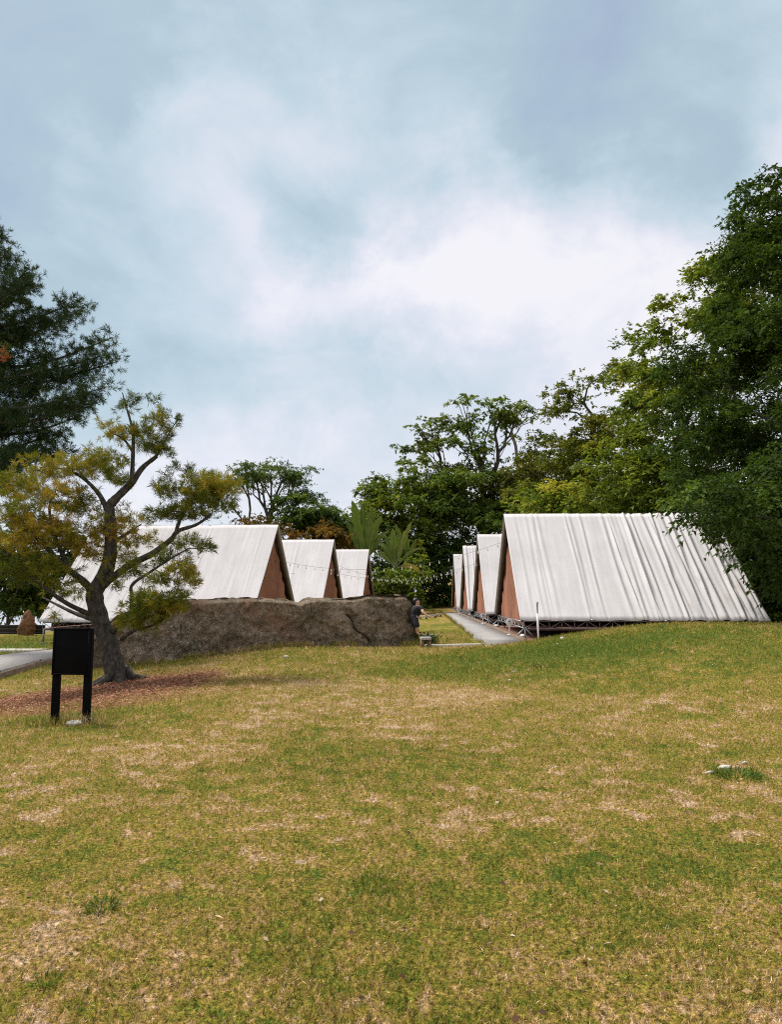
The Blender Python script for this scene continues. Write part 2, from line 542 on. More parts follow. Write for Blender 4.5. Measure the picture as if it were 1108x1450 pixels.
def make_tent(i, o, ang, label, group, depth, pleats, grow):
    root = empty("ridge_tent", o, ang, label, "tent", group)
    mb = MB()
    for s in (-1, 1):
        V, F = canvas_sheet(10 * i + (s > 0), depth, s, pleats, grow)
        mb.add(V, F)
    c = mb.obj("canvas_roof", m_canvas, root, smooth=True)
    sl = c.modifiers.new('thick', 'SOLIDIFY')
    sl.thickness = .006
    th = math.atan2(T_RIDGE - T_EAVE, T_W)
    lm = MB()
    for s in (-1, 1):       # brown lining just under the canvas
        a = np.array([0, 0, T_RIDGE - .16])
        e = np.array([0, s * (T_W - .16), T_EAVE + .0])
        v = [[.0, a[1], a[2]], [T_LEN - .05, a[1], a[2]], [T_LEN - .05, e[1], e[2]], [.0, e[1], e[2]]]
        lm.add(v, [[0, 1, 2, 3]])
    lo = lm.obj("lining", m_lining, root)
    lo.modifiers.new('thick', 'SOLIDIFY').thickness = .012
    for u0 in (-.01, T_LEN - .16):
        for s in (-1, 1):
            r = MB()
            r.bar((u0, s * .05, T_RIDGE - .21), (u0, s * (T_W - .22), T_EAVE - .02), .07, .12, up=(1, 0, 0))
            r.obj("rafter", m_frame, root)
    r = MB()
    r.bar((0.0, 0, T_RIDGE - .17), (T_LEN - .1, 0, T_RIDGE - .17), .08, .12)
    r.obj("ridge_beam", m_frame, root)
    r = MB()
    r.tube([(-.13, 0, T_RIDGE + .004), (T_LEN * .5, 0, T_RIDGE - .012), (T_LEN + .01, 0, T_RIDGE + .004)], .020, 6)
    r.obj("ridge_seam", m_frame, root)
    r = MB()
    zt = 2.55
    vt = (T_RIDGE - zt) / (T_RIDGE - T_EAVE) * T_W - .2
    r.bar((.12, -vt, zt), (.12, vt, zt), .05, .07)
    r.obj("tie_beam", m_frame, root)
    for u0 in (.075, T_LEN - .30):                 # pleated cloth closing each gable
        n, mv = 140, 14
        v = np.linspace(-1, 1, n)
        t = np.linspace(0, 1, mv)
        VV, TT = np.meshgrid(v, t, indexing='ij')
        ztop = T_RIDGE - .30 - np.abs(VV) * (T_RIDGE - T_EAVE - .05)
        zb = .32
        zz = zb + (np.maximum(ztop, zb + .02) - zb) * TT
        uu = u0 +   .030 * np.sin(VV * 34 + 2 * np.sin(VV * 9 + i)) + .012 * np.sin(VV * 23 + i) + .03 * (1 - TT) * (vnoise(VV * 3, TT * 2, i) - .5)
        V = np.stack([uu, VV * (T_W - .32), zz], -1).reshape(-1, 3)
        k = (np.arange(n - 1)[:, None] * mv + np.arange(mv - 1)[None, :]).reshape(-1)
        link("gable_curtain", npmesh("gable_curtain", V, np.stack([k, k + mv, k + mv + 1, k + 1], 1), m_curtain, None, True), root)
    f = MB()
    f.box((T_LEN / 2 + .05, 0, .26), (T_LEN - .25, 2 * T_W - .5, .09))
    f.obj("floor", m_deck, root)
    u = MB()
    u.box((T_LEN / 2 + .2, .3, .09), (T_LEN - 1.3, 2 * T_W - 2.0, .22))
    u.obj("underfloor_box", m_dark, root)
    for s in (-1, 1):
        t = MB()
        truss(t, (.0, s * (T_W - .10), T_EAVE - .02), (T_LEN - .1, s * (T_W - .10), T_EAVE - .02), .21, .34)
        t.obj("eave_truss", m_alu, root)
        for u0 in (.02, T_LEN * .36, T_LEN * .7, T_LEN - .14):
            l = MB()
            l.tube([(u0, s * (T_W - .10), T_EAVE - .23), (u0, s * (T_W - .10), -.20)], .026, 8)
            l.box((u0, s * (T_W - .10), -.16), (.16, .16, .03))
            l.obj("leg", m_alu, root)
        l = MB()
        l.tube([(.02, s * (T_W - .10), T_EAVE - .2), (-.34, s * (T_W - .1), -.05)], .022, 6)
        l.tube([(.02, s * (T_W - .10), T_EAVE - .2), (.34, s * (T_W - .1), -.05)], .022, 6)
        l.obj("corner_brace", m_alu, root)
    t = MB()
    truss(t, (.0, -(T_W - .22), T_EAVE - .05), (.0, T_W - .22, T_EAVE - .05), .17, .42)
    t.obj("gable_truss", m_alu, root)
    return root


GR, GL = "white tents in the row beside the grey path", "white tents in the row behind the long rock"
LAB_R = ["big deeply pleated white tent on the grassy rise, leafy branches over its far end",
         "second white tent along the grey path, half hidden by the big pleated one",
         "third white tent along the grey path, with bulbs strung before it",
         "last white tent where the grey path meets the dark hedge"]
LAB_L = ["largest white tent behind the long rock, its roof crossed by pine boughs",
         "middle white tent behind the rock with a row of bulbs across its roof",
         "smallest white tent behind the rock, next to the banana plants"]
PL = [(.024, 46, 3.0), (.05, 22, .3), (.05, 20, .2), (.04, 16, .2), (.016, 18, .2), (.014, 12, .1), (.014, 12, .1)]
for i, (o, a) in enumerate(TENTS):
    make_tent(i, o, a, (LAB_R + LAB_L)[i], GR if i < 4 else GL, *PL[i])


def tent_pt(i, u, v, z):
    o, a = TENTS[i]
    return np.array([o.x + u * math.cos(a) - v * math.sin(a), o.y + u * math.sin(a) + v * math.cos(a), o.z + z])


# terrace of reddish boards under the right-hand row and the paved path beside it
def strip(name, pts, half, z_off, thick, mat, zfun=None):
    """A band of given half width that follows pts on the ground."""
    pts = np.asarray(pts, float)
    t = np.gradient(pts, axis=0)
    t /= np.linalg.norm(t, axis=1)[:, None]
    s = np.stack([-t[:, 1], t[:, 0]], 1)
    half = np.full(len(pts), half) if np.isscalar(half) else np.asarray(half)
    L, R = pts + s * half[:, None], pts - s * half[:, None]
    zc = terrain(pts[:, 0], pts[:, 1]) if zfun is None else zfun(pts)
    top = zc + z_off
    n = len(pts)
    V = np.concatenate([np.c_[L, top], np.c_[R, top], np.c_[L, top - thick], np.c_[R, top - thick]])
    i = np.arange(n - 1)
    F = np.concatenate([np.stack([i, i + n, i + n + 1, i + 1], 1), np.stack([i, i + 1, i + 2 * n + 1, i + 2 * n], 1), np.stack([i + n, i + 3 * n, i + 3 * n + 1, i + n + 1], 1),
                        [[0, 2 * n, 3 * n, n], [n - 1, 2 * n - 1, 4 * n - 1, 3 * n - 1]]])
    return link(name, npmesh(name, V, F, mat))


def lerp_path(P2, n=40):
    P2 = np.asarray(P2, float)
    d = np.r_[0, np.cumsum(np.linalg.norm(np.diff(P2, axis=0), axis=1))]
    s = np.linspace(0, d[-1], n)
    return np.stack([np.interp(s, d, P2[:, k]) for k in range(P2.shape[1])], 1)


o1 = TENTS[0][0]
pz = lambda p: np.full(len(p), 0.42) + 0.0035 * (p[:, 1] - 24)
cx = lambda y: 3.02 + .022 * (y - 22)
yy = np.linspace(19.4, 52, 50)
path_pts = np.stack([cx(yy), yy], 1)
m_pave, N, b = material("jointed_paving", 0.85, 0.2)
co = N.n('ShaderNodeNewGeometry').outputs['Position']
fx = N.noise(co, 1.7, 5, 0.65).outputs[0]
sep2 = N.n('ShaderNodeSeparateXYZ', ins={0: co})
jj = N.math('FRACT', N.math('MULTIPLY', sep2.outputs[1], 1.0 / .62))
jm = N.math('MULTIPLY', N.math('LESS_THAN', jj, 0.035), .45)
cc = N.ramp(fx, [(0.3, (.235, .228, .22)), (0.7, (.33, .32, .31))])
N.nt.links.new(N.mix(jm, cc, (.11, .105, .10)), b.inputs['Base Color'])
bump(N, b, N.noise(co, 30, 4, .6).outputs[0], .3, .01)
tag(strip("path", path_pts, .44, .0, .35, m_pave, pz), kind='structure')
kerb_pts = np.stack([cx(yy) + .51, yy], 1)
tag(strip("kerb", kerb_pts, .06, .05, .35, m_beam, pz), kind='structure')
ter_pts = np.stack([cx(yy) + .58 + 4.6, yy], 1)
m_terr, N, b = material("terrace_boards", 0.8, 0.2)
co = N.n('ShaderNodeNewGeometry').outputs['Position']
sp = N.n('ShaderNodeSeparateXYZ', ins={0: co})
fx = N.noise(N.vmath('MULTIPLY', co, (1, 7, 1)).outputs[0], 2.5, 5, 0.65).outputs[0]
jm = N.math('LESS_THAN', N.math('FRACT', N.math('MULTIPLY', sp.outputs[1], 1 / .145)), .07)
cc = N.ramp(fx, [(0.3, (.135, .062, .045)), (0.7, (.235, .118, .088))])
N.nt.links.new(N.mix(jm, cc, (.03, .02, .016)), b.inputs['Base Color'])
tag(strip("terrace_paving", ter_pts, 4.6, -.03, .4, m_terr, pz), kind='structure')

# low pale strip of concrete that crosses the lawn before the path, and a second path on the far side
a, c = ground_hit(603, 916), ground_hit(700, 914)
tag(strip("concrete_path_edge", lerp_path([a[:2], c[:2]], 12), .10, .06, .12, m_conc), kind='structure')

# boardwalk behind the sign
bw = lerp_path([ground_hit(-150, 985)[:2], ground_hit(0, 944)[:2], ground_hit(60, 934)[:2], ground_hit(120, 927)[:2]], 14)
t_ = np.linspace(0, 1, 14)
m_bw, N, b = material("boardwalk_planks", 0.85, 0.2)
co = N.n('ShaderNodeNewGeometry').outputs['Position']
sp = N.n('ShaderNodeSeparateXYZ', ins={0: co})
fx = N.noise(N.vmath('MULTIPLY', co, (6, 1, 1)).outputs[0], 2.5, 5, 0.65).outputs[0]
jm = N.math('LESS_THAN', N.math('FRACT', N.math('MULTIPLY', sp.outputs[0], 1 / .16)), .06)
N.nt.links.new(N.mix(jm, N.ramp(fx, [(0.3, (.27, .255, .24)), (0.7, (.40, .38, .36))]), (.12, .10, .09)), b.inputs['Base Color'])
bwo = empty("boardwalk", (0, 0, 0), 0, "pale grey plank boardwalk with brown edge beams on the grass behind the sign", "boardwalk")
bz = lambda p: terrain(p[:, 0], p[:, 1])
s_ = strip("plank_deck", bw, .85, .16, .06, m_bw, bz)
s_.parent = bwo
for sg in (-1, 1):
    t = np.gradient(bw, axis=0)
    t /= np.linalg.norm(t, axis=1)[:, None]
    e = bw + sg * .88 * np.stack([-t[:, 1], t[:, 0]], 1)
    s_ = strip("edge_beam", e, .045, .12, .34, m_beam, bz)
    s_.parent = bwo
a, c = ground_hit(-60, 921), ground_hit(60, 922)
tag(strip("footpath", lerp_path([a[:2], c[:2]], 12), .22, .05, .12, m_conc), kind='structure')

# ------------------------------------------------------------------ rock
m_rock, N, b = material("weathered_rock", 0.92, 0.15)
co = N.n('ShaderNodeTexCoord').outputs['Object']
r1 = N.noise(co, 1.3, 7, 0.68, .4).outputs[0]
r2 = N.noise(co, 7, 8, 0.72).outputs[0]
r3 = N.noise(co, 26, 6, 0.7).outputs[0]
base = N.ramp(N.math('ADD', N.math('MULTIPLY', r1, .5), N.math('MULTIPLY', N.math('ADD', r2, N.math('MULTIPLY_ADD', r3, .8, -.4)), .55)), [(0.34, (.07, .058, .043)), (0.44, (.22, .175, .122)), (0.54, (.38, .30, .215)), (0.66, (.56, .46, .345))])
red = N.maprange(N.noise(co, .9, 4, .6).outputs[0], .52, .68)
base = N.mix(N.math('MULTIPLY', red, .6), base, (.33, .175, .11))
moss = N.maprange(N.noise(N.vmath('ADD', co, (5, 2, 8)).outputs[0], 1.4, 5, .65).outputs[0], .50, .66)
base = N.mix(N.math('MULTIPLY', moss, .55), base, (.095, .09, .048))
la = N.n('ShaderNodeAttribute', attribute_name='lichen')
vor = N.n('ShaderNodeTexVoronoi', feature='F1', ins={'Vector': N.vmath('ADD', co, N.vmath('MULTIPLY', N.noise(co, 9, 3, .6).outputs['Color'], (.16, .16, .16)).outputs[0]).outputs[0], 'Scale': 11.0, 'Randomness': 1.0})
spot = N.maprange(vor.outputs['Distance'], .40, .22)
lic = N.math('MULTIPLY', spot, N.maprange(N.math('ADD', la.outputs['Fac'], N.math('MULTIPLY_ADD', r2, 1.2, -.6)), .30, .50))
base = N.mix(N.math('MULTIPLY', lic, .95), base, (.50, .51, .49))
r4 = N.noise(co, 55, 4, .7).outputs[0]
base = N.mix(1.0, base, N.ramp(r4, [(.34, (.35, .34, .33)), (.5, (.95, .94, .93)), (.66, (1.5, 1.46, 1.4))]), 'MULTIPLY')
r5 = N.noise(N.vmath('MULTIPLY', N.vmath('ADD', co, N.vmath('MULTIPLY', co, (0, 0, 0)).outputs[0]).outputs[0], (3.2, 3.2, 1.1)).outputs[0], 3.4, 7, .74, 1.2).outputs[0]
base = N.mix(N.math('MULTIPLY', N.maprange(r5, .44, .37), .8), base, (.035, .031, .026))
spk = N.maprange(r3, .60, .70)
base = N.mix(N.math('MULTIPLY', spk, .6), base, (.46, .40, .33))
ck = N.n('ShaderNodeAttribute', attribute_name='crack')
base = N.mix(ck.outputs['Fac'], base, (.012, .011, .010))
N.nt.links.new(base, b.inputs['Base Color'])
bump(N, b, N.math('ADD', N.math('MULTIPLY', r2, 1.0), N.math('ADD', N.math('MULTIPLY', r3, .8), N.math('ADD', N.math('MULTIPLY', r5, 1.2), N.math('MULTIPLY', r4, .35)))), 1.0, .12)

RA, RB = ground_hit(150, 948), ground_hit(594, 914)      # front foot of the rock, its two ends
RA, RB = np.array([RA[0], RA[1]]), np.array([RB[0], RB[1]])
rdir = (RB - RA) / np.linalg.norm(RB - RA)
rnor = np.array([-rdir[1], rdir[0]])                     # points away from the camera
RL = np.linalg.norm(RB - RA)
TOPPX = [(100, 935), (128, 900), (165, 874), (200, 858), (250, 850), (300, 848), (350, 846), (400, 848.5), (424, 853), (434, 847), (500, 847), (520, 842.5), (574, 843), (584, 856), (592, 884), (596, 905)]
nu, nv, nw = 250, 56, 26
us = np.linspace(-0.08, 1.012, nu)
prof_u, prof_z = [], []
for (px, py) in TOPPX:
    d = pdir(px, py)
    q = RA + rnor * .55
    A = np.array([[d[0], -rdir[0]], [d[1], -rdir[1]]])
    tt, ss = np.linalg.solve(A, q)
    prof_u.append(ss / RL)
    prof_z.append(EYE + d[2] * tt)
ztop = np.interp(us, prof_u, prof_z)
verts = []
loop = []
for k in range(nv):
    loop.append(('f', k / (nv - 1)))
for k in range(1, nw):
    loop.append(('t', k / (nw - 1)))
for k in range(1, nv // 2):
    loop.append(('b', k / (nv // 2 - 1)))
V = np.zeros((nu, len(loop), 3))
LI = np.zeros((nu, len(loop)))
CK = np.zeros((nu, len(loop)))
for j, (sd_, t) in enumerate(loop):
    pinch = smooth(-.08, .02, us) * smooth(1.015, .985, us) * .6 + .4
    foot = RA[None, :] + us[:, None] * RL * rdir[None, :]
    zg = terrain(foot[:, 0], foot[:, 1]) - .25
    dep = 1.7 * pinch
    if sd_ == 'f':
        f = .10 + .16 * t + .26 * smooth(.93, 1, t)
        z = zg + (ztop - zg) * (1 - (1 - t) ** 1.0)
    elif sd_ == 't':
        f = .52 + (dep - .52) * t
        z = ztop - .04 - .22 * t * t + .04 * (1 - t)
    else:
        f = dep + .15 * t
        z = ztop - .26 + (zg - ztop + .26) * t
    q = foot + rnor[None, :] * np.asarray(f)[..., None] if np.ndim(f) else foot + rnor[None, :] * f
    wob = .10 * (vnoise(us * 9, np.full(nu, t * 2.2 + (3 if sd_ == 't' else 0)), 11) - .5) + .09 * (vnoise(us * 26, np.full(nu, t * 5), 12) - .5) - .16 * np.abs(vnoise(us * 19 + t * 5, np.full(nu, t * 4.2), 41) - .5) - .10 * np.abs(vnoise(us * 45 - t * 9, np.full(nu, t * 9), 42) - .5) + .07 * (vnoise(us * 70, np.full(nu, t * 13), 13) - .5)
    # a slanting fault runs down the face and a second one crosses it
    v = t if sd_ == 'f' else (1.0 if sd_ == 't' else 0)
    line = .70 + (1 - v) * .16
    dl = np.abs(us - line + .010 * np.sin(v * 17))
    crk = np.exp(-(dl / .0045) ** 2) * (1 if sd_ == 'f' and .1 < v < .72 else 0)
    step = .10 * smooth(line - .004, line + .012, us) * (1 if sd_ == 'f' else 0)
    line2 = .235 + (1 - v) * .12
    step2 = -.16 * smooth(line2 + .01, line2 - .02, us) * (1 if sd_ == 'f' else 0)
    off = wob - .09 * crk - step + step2
    q = q - rnor[None, :] * (off if sd_ != 't' else 0)[..., None] if sd_ != 't' else q
    V[:, j, :2] = q
    V[:, j, 2] = z + (.10 * (vnoise(us * 40, np.full(nu, t * 6), 15) - .5) if sd_ == 't' else 0)
    LI[:, j] = np.exp(-((us - .20 + .10 * (v - .5)) / .085) ** 2) * .9 + .3 * np.exp(-((us - .05) / .08) ** 2) + .05
    CK[:, j] = crk * .9
m_ = len(loop)
k = (np.arange(nu - 1)[:, None] * m_ + np.arange(m_ - 1)[None, :]).reshape(-1)
F = [np.stack([k, k + m_, k + m_ + 1, k + 1], 1), np.array([np.arange(m_), (np.arange(m_) + (nu - 1) * m_)[::-1]])]
rock = link("rock", npmesh("rock", V.reshape(-1, 3), F, m_rock, {'lichen': LI.reshape(-1), 'crack': CK.reshape(-1)}, True))
tag(rock, "long flat-topped brown boulder with pale lichen and a slanting crack, lying before the tents", "rock")

# ------------------------------------------------------------------ foliage machinery
def leaf_mat(name, stops, trans=0.35, rough=0.6, spec=0.10):
    m = bpy.data.materials.new(name)
    m.use_nodes = True
    nt = m.node_tree
    N = NT(nt)
    b = nt.nodes['Principled BSDF']
    b.inputs['Roughness'].default_value = rough
    b.inputs['Specular IOR Level'].default_value = spec
    at = N.n('ShaderNodeAttribute', attribute_name='tint')
    c = N.ramp(at.outputs['Fac'], stops)
    nt.links.new(c, b.inputs['Base Color'])
    tr = N.n('ShaderNodeBsdfTranslucent', ins={'Color': N.mix(1.0, c, (1.25, 1.2, .6), 'MULTIPLY')})
    mx = N.n('ShaderNodeMixShader', ins={0: trans, 1: b.outputs[0], 2: tr.outputs[0]})
    nt.links.new(mx.outputs[0], nt.nodes['Material Output'].inputs[0])
    return m


def bark_mat(name, c1, c2, scale=9, stretch=(1, 1, .35), bd=.03):
    m, N, b = material(name, .92, .1)
    co = N.vmath('MULTIPLY', N.n('ShaderNodeTexCoord').outputs['Object'], stretch).outputs[0]
    n = N.noise(co, scale, 7, .7, .5).outputs[0]
    N.nt.links.new(N.ramp(n, [(.34, c1), (.62, c2), (.75, tuple(x * 1.5 for x in c2))]), b.inputs['Base Color'])
    bump(N, b, n, 1.0, bd)
    return m


m_bark = bark_mat("grey_brown_bark", (.030, .026, .022), (.095, .083, .068))
m_bark_pine = bark_mat("scaly_pine_bark", (.018, .017, .016), (.105, .098, .083), 17, (1, 1, .5), .045)
m_bark_pale = bark_mat("pale_bark", (.10, .09, .08), (.22, .20, .175))
L_DARK = leaf_mat("deep_green_leaves", [(0, (0.027, 0.050, 0.012)), (.4, (0.052, 0.093, 0.018)), (.75, (0.094, 0.155, 0.025)), (1, (0.187, 0.232, 0.032))])
L_MID = leaf_mat("green_leaves", [(0, (0.048, 0.082, 0.015)), (.4, (0.103, 0.158, 0.022)), (.75, (0.196, 0.243, 0.031)), (1, (0.368, 0.344, 0.041))])
L_YEL = leaf_mat("yellow_green_leaves", [(0, (0.062, 0.082, 0.012)), (.4, (0.136, 0.160, 0.019)), (.75, (0.241, 0.227, 0.027)), (1, (0.439, 0.317, 0.040))])
L_OLIVE = leaf_mat("olive_leaves", [(0, (0.046, 0.062, 0.015)), (.4, (0.105, 0.120, 0.025)), (.75, (0.199, 0.189, 0.040)), (1, (0.328, 0.270, 0.059))])
L_RUST = leaf_mat("rusty_leaves", [(0, (0.052, 0.046, 0.012)), (.4, (0.130, 0.084, 0.017)), (.75, (0.220, 0.114, 0.023)), (1, (0.285, 0.156, 0.029))])
L_PINE = leaf_mat("dark_pine_needles", [(0, (0.020, 0.036, 0.015)), (.45, (0.039, 0.069, 0.024)), (.8, (0.071, 0.112, 0.034)), (1, (0.129, 0.165, 0.039))], .15)
L_PINEY = leaf_mat("yellowing_pine_needles", [(0, (0.034, 0.060, 0.012)), (.30, (0.097, 0.129, 0.017)), (.55, (0.228, 0.223, 0.025)), (.78, (0.354, 0.254, 0.033)), (1, (0.422, 0.212, 0.046))], .25)
L_BAN = leaf_mat("banana_leaves", [(0, (0.035, 0.065, 0.012)), (.5, (0.099, 0.146, 0.024)), (.8, (0.186, 0.215, 0.034)), (1, (0.487, 0.323, 0.042))], .4)
L_GRASS = None


def unit(a):
    return a / (np.linalg.norm(a, axis=-1, keepdims=True) + 1e-9)


def leaf_quads(C, axis_, nrm, L, Wd, droop=0.15):
    """Kite-shaped leaves, 4 vertices each."""
    a = unit(axis_)
    s = unit(np.cross(a, nrm))
    n = np.cross(s, a)
    L, Wd = np.asarray(L)[:, None], np.asarray(Wd)[:, None]
    down = np.array([0, 0, -1.0])
    v0 = C
    v1 = C + a * L * .45 + s * Wd * .5 + n * Wd * .12
    v2 = C + a * L + down * L * droop
    v3 = C + a * L * .45 - s * Wd * .5 + n * Wd * .12
    V = np.stack([v0, v1, v2, v3], 1).reshape(-1, 3)
    F = np.arange(len(C) * 4).reshape(-1, 4)
    return V, F


def grow_skeleton(nodes, parents, targets, bend=.12, kink=.25, r=None, plw=.22):
    """Join every target to the nearest fitting node; long links get kinked midpoints. nodes: list of 3-vectors."""
    nodes = [np.array(n, float) for n in nodes]
    parents = list(parents)
    base = nodes[0]
    plen = [0.0]
    for i in range(1, len(nodes)):
        plen.append(plen[parents[i]] + np.linalg.norm(nodes[i] - nodes[parents[i]]))
    order = np.argsort([min(np.linalg.norm(t - n) for n in nodes) for t in targets])
    leaf_nodes = []
    for oi in order:
        t = targets[oi]
        A = np.array(nodes)
        d = np.linalg.norm(A - t, axis=1)
        up = np.maximum(0, A[:, 2] - t[2])
        cost = d + plw * np.array(plen) + .9 * up
        p = int(np.argmin(cost))
        L = d[p]
        cur = p
        nseg = max(1, min(5, int(L / .55)))
        for k in range(1, nseg + 1):
            f = k / nseg
            q = A[p] + (t - A[p]) * f
            if k < nseg:
                q = q + r.normal(0, bend * L * .35, 3) + np.array([0, 0, kink * L * math.sin(f * math.pi) * .35])
            nodes.append(q)
            parents.append(cur)
            plen.append(plen[cur] + np.linalg.norm(q - nodes[cur]))
            cur = len(nodes) - 1
        leaf_nodes.append((oi, cur))
    return np.array(nodes), parents, leaf_nodes


def skeleton_mesh(nodes, parents, r_tip, r_base, fixed=None, n=6, power=2.3):
    """Tubes along the skeleton with pipe-model radii scaled so that the root has r_base."""
    m = len(nodes)
    acc = np.zeros(m)
    kids = [[] for _ in range(m)]
    for i in range(1, m):
        kids[parents[i]].append(i)
    order = sorted(range(m), key=lambda i: -i)
    for i in order:
        if not kids[i]:
            acc[i] = 1.0
        if i:
            acc[parents[i]] += acc[i]
    rad = r_tip * acc ** (1 / power)
    sc = r_base / max(rad[0], 1e-6)
    rad = np.where(rad > r_tip * 1.2, r_tip + (rad - r_tip) * max(sc * 1.0, .2), rad)
    if fixed is not None:
        for i, v in fixed.items():
            rad[i] = v
    mb = MB()
    done = set()
    for i in range(m):
        starts = [k for k in kids[i]] if i == 0 else ([k for k in kids[i]][1:] if kids[i] else [])
        if kids[i] and i != 0:
            ks = sorted(kids[i], key=lambda k: -acc[k])
            starts = ks[1:]
        if i == 0:
            starts = kids[0]
        for s in starts:
            pts, rr = [nodes[i]], [min(rad[i], rad[s] * 1.35)]
            if i == 0:
                rr = [rad[0]]
            c = s
            while True:
                pts.append(nodes[c])
                rr.append(rad[c])
                if not kids[c]:
                    break
                c = max(kids[c], key=lambda k: acc[k])
            mb.tube(pts, rr, n if rr[0] > .05 else 4)
    return mb


def blob_points(blobs, n, r, shell=.55):
    """n random points in a list of ellipsoids given as world (centre, radii, weight)."""
    w = np.array([b[2] * (b[1][0] * b[1][1] * b[1][2]) ** (2 / 3) for b in blobs])
    pick = r.choice(len(blobs), n, p=w / w.sum())
    d = unit(r.normal(size=(n, 3)))
    rad = r.uniform(0, 1, n) ** (1 / 3 * shell)
    C = np.array([b[0] for b in blobs])[pick]
    R = np.array([b[1] for b in blobs])[pick]
    return C + d * R * rad[:, None], pick, d


def pxblob(px, py, D, rx, ry, rd, w=1.0):
    k = D / FPX
    return (P(px, py, D), np.array([rx * k, rd, ry * k]), w)


def broad_tree(label, group, trunk, blobs, n_clump, n_leaf, leaf, clump, mat, bark=None, trunk_r=.22, seed=1, n_skel=90, aspect=.5, flat=.55, up=1.0, tint0=.0, shell=.55,
               name="broadleaf_tree", r_tip=.012, wild=.22, droop=.15, kink=.25, plw=.22):
    """trunk: list of (px, py, D) from the foot up; blobs: pixel ellipsoids. Crown = many small leaves in clumps."""
    r = np.random.default_rng(seed)
    foot = P(*trunk[0])
    foot[2] = terrain(foot[0], foot[1])
    root = empty(name, foot, 0, label, "tree" if "shrub" not in name else "shrub", group)
    T = [foot + np.array([0, 0, -.3])] + [P(*q) for q in trunk[1:]]
    TN = lerp_path(T, max(6, 3 * len(T)))
    TN[1:] += r.normal(0, .05, TN[1:].shape) * (trunk_r / .2)
    B = [pxblob(*b) for b in blobs]
    nb = max(12, n_clump // 7)
    bc, pick, d = blob_points(B, nb, r, shell)
    bi = np.repeat(np.arange(nb), 7)
    br = clump * 2.1 * r.uniform(.6, 1.3, nb)
    bo = r.normal(0, .55, (nb * 7, 3)) * br[bi][:, None] * np.array([1, 1, .30])
    C = bc[bi] + bo
    C[:, 2] -= .30 * np.hypot(bo[:, 0], bo[:, 1]) ** 2 / br[bi]
    d = d[bi]
    bt = r.normal(0, .13, nb)[bi]
    ok = ~in_tents(C, clump * .7) & (C[:, 2] > terrain(C[:, 0], C[:, 1]) + .15)
    C, d, bt = C[ok], d[ok], bt[ok]
    sk = r.choice(len(C), min(n_skel, len(C)), replace=False)
    nodes, par, _ = grow_skeleton(TN, [0] + list(range(len(TN) - 1)), C[sk], wild * .55, kink, r, plw)
    mb = skeleton_mesh(nodes - foot, par, r_tip, trunk_r)
    mb.obj("trunk", bark or m_bark, root, smooth=True)
    ntw = max(4, n_leaf // 9)
    nc = len(C)
    csz = r.uniform(.6, 1.35, nc) * clump
    td = unit(unit(r.normal(size=(nc, ntw, 3))) * np.array([1, 1, flat * .8]) + d[:, None, :] * .35 + np.array([0, 0, .10]))
    tl = csz[:, None] * r.uniform(.7, 1.45, (nc, ntw))
    n = nc * n_leaf
    ci = np.repeat(np.arange(nc), n_leaf)
    ti = r.integers(0, ntw, n)
    sp_ = r.uniform(.12, 1, n) ** .8
    tdir, tlen = td[ci, ti], tl[ci, ti]
    p = C[ci] + tdir * (tlen * sp_)[:, None]
    p[:, 2] -= .38 * tlen * sp_ ** 2                                  # twigs hang over at their ends
    side = unit(np.cross(tdir, np.array([0, 0, 1.0]))) * np.where(r.uniform(size=n) < .5, -1, 1)[:, None]
    p += r.normal(0, .05, (n, 3)) * csz[ci][:, None]
    ax = tdir * .75 + side * r.uniform(.3, 1.1, n)[:, None] + r.normal(0, .3, (n, 3)) + np.array([0, 0, -.25])
    nr = r.normal(0, .40, (n, 3)) + np.array([0, 0, up])
    L = leaf * r.uniform(.65, 1.35, n)
    ct = r.normal(0, .09, len(C)) + bt
    tint = np.clip(.42 + tint0 + ct[ci] + r.normal(0, .14, n), 0, 1)
    ok = ~in_tents(p, .05)
    V, F = leaf_quads(p[ok], ax[ok], nr[ok], L[ok], L[ok] * aspect, droop)
    me = npmesh("crown", V - foot, F, mat, {'tint': np.repeat(tint[ok], 4)})
    link("crown", me, root)
    return root


# ------------------------------------------------------------------ trees behind and beside the tents
FOREST = "broadleaf trees on the slope behind the tents"
broad_tree("huge dark green tree overhanging the end of the pleated tent", FOREST,
           [(1128, 905, 23.5), (1120, 700, 23.8), (1120, 480, 24.5), (1110, 330, 25.5)],
           [(1100, 400, 26, 80, 110, 2.8, 1.5), (1060, 540, 25.5, 105, 100, 3.2, 1.1), (1150, 560, 25, 130, 200, 4), (1050, 660, 24.5, 100, 80, 3, 1.0), (1130, 730, 22.5, 100, 90, 2.5, 1.0),
            (1050, 705, 18.9, 46, 34, .8, 1.6), (1090, 720, 19.6, 56, 74, 1.2, 1.2), (1098, 305, 26.5, 42, 60, 2, 1.8), (1160, 640, 21.5, 80, 120, 2), (1008, 732, 18.6, 26, 14, .35, 1.6), (1054, 765, 18.7, 20, 26, .35, 1.6), (1100, 800, 19.8, 42, 34, .8, .9), (985, 718, 18.7, 14, 8, .25, 1.5)],
           2100, 90, .14, .48, L_DARK, trunk_r=.34, seed=11, n_skel=170, tint0=-.16)
broad_tree("tall bright green tree rising behind the pleated tent's roof", FOREST,
           [(960, 870, 33), (955, 700, 33), (965, 540, 33)],
           [(985, 470, 33.5, 55, 80, 2.6), (950, 540, 33, 60, 70, 2.6), (925, 610, 32.5, 62, 65, 2.6), (985, 620, 31.5, 80, 75, 2.4), (900, 680, 32.5, 65, 50, 2.4), (975, 690, 31.2, 80, 45, 2.2), (1030, 400, 34, 40, 70, 2.4)],
           620, 90, .19, .55, L_MID, trunk_r=.30, seed=12, n_skel=130, tint0=.12)
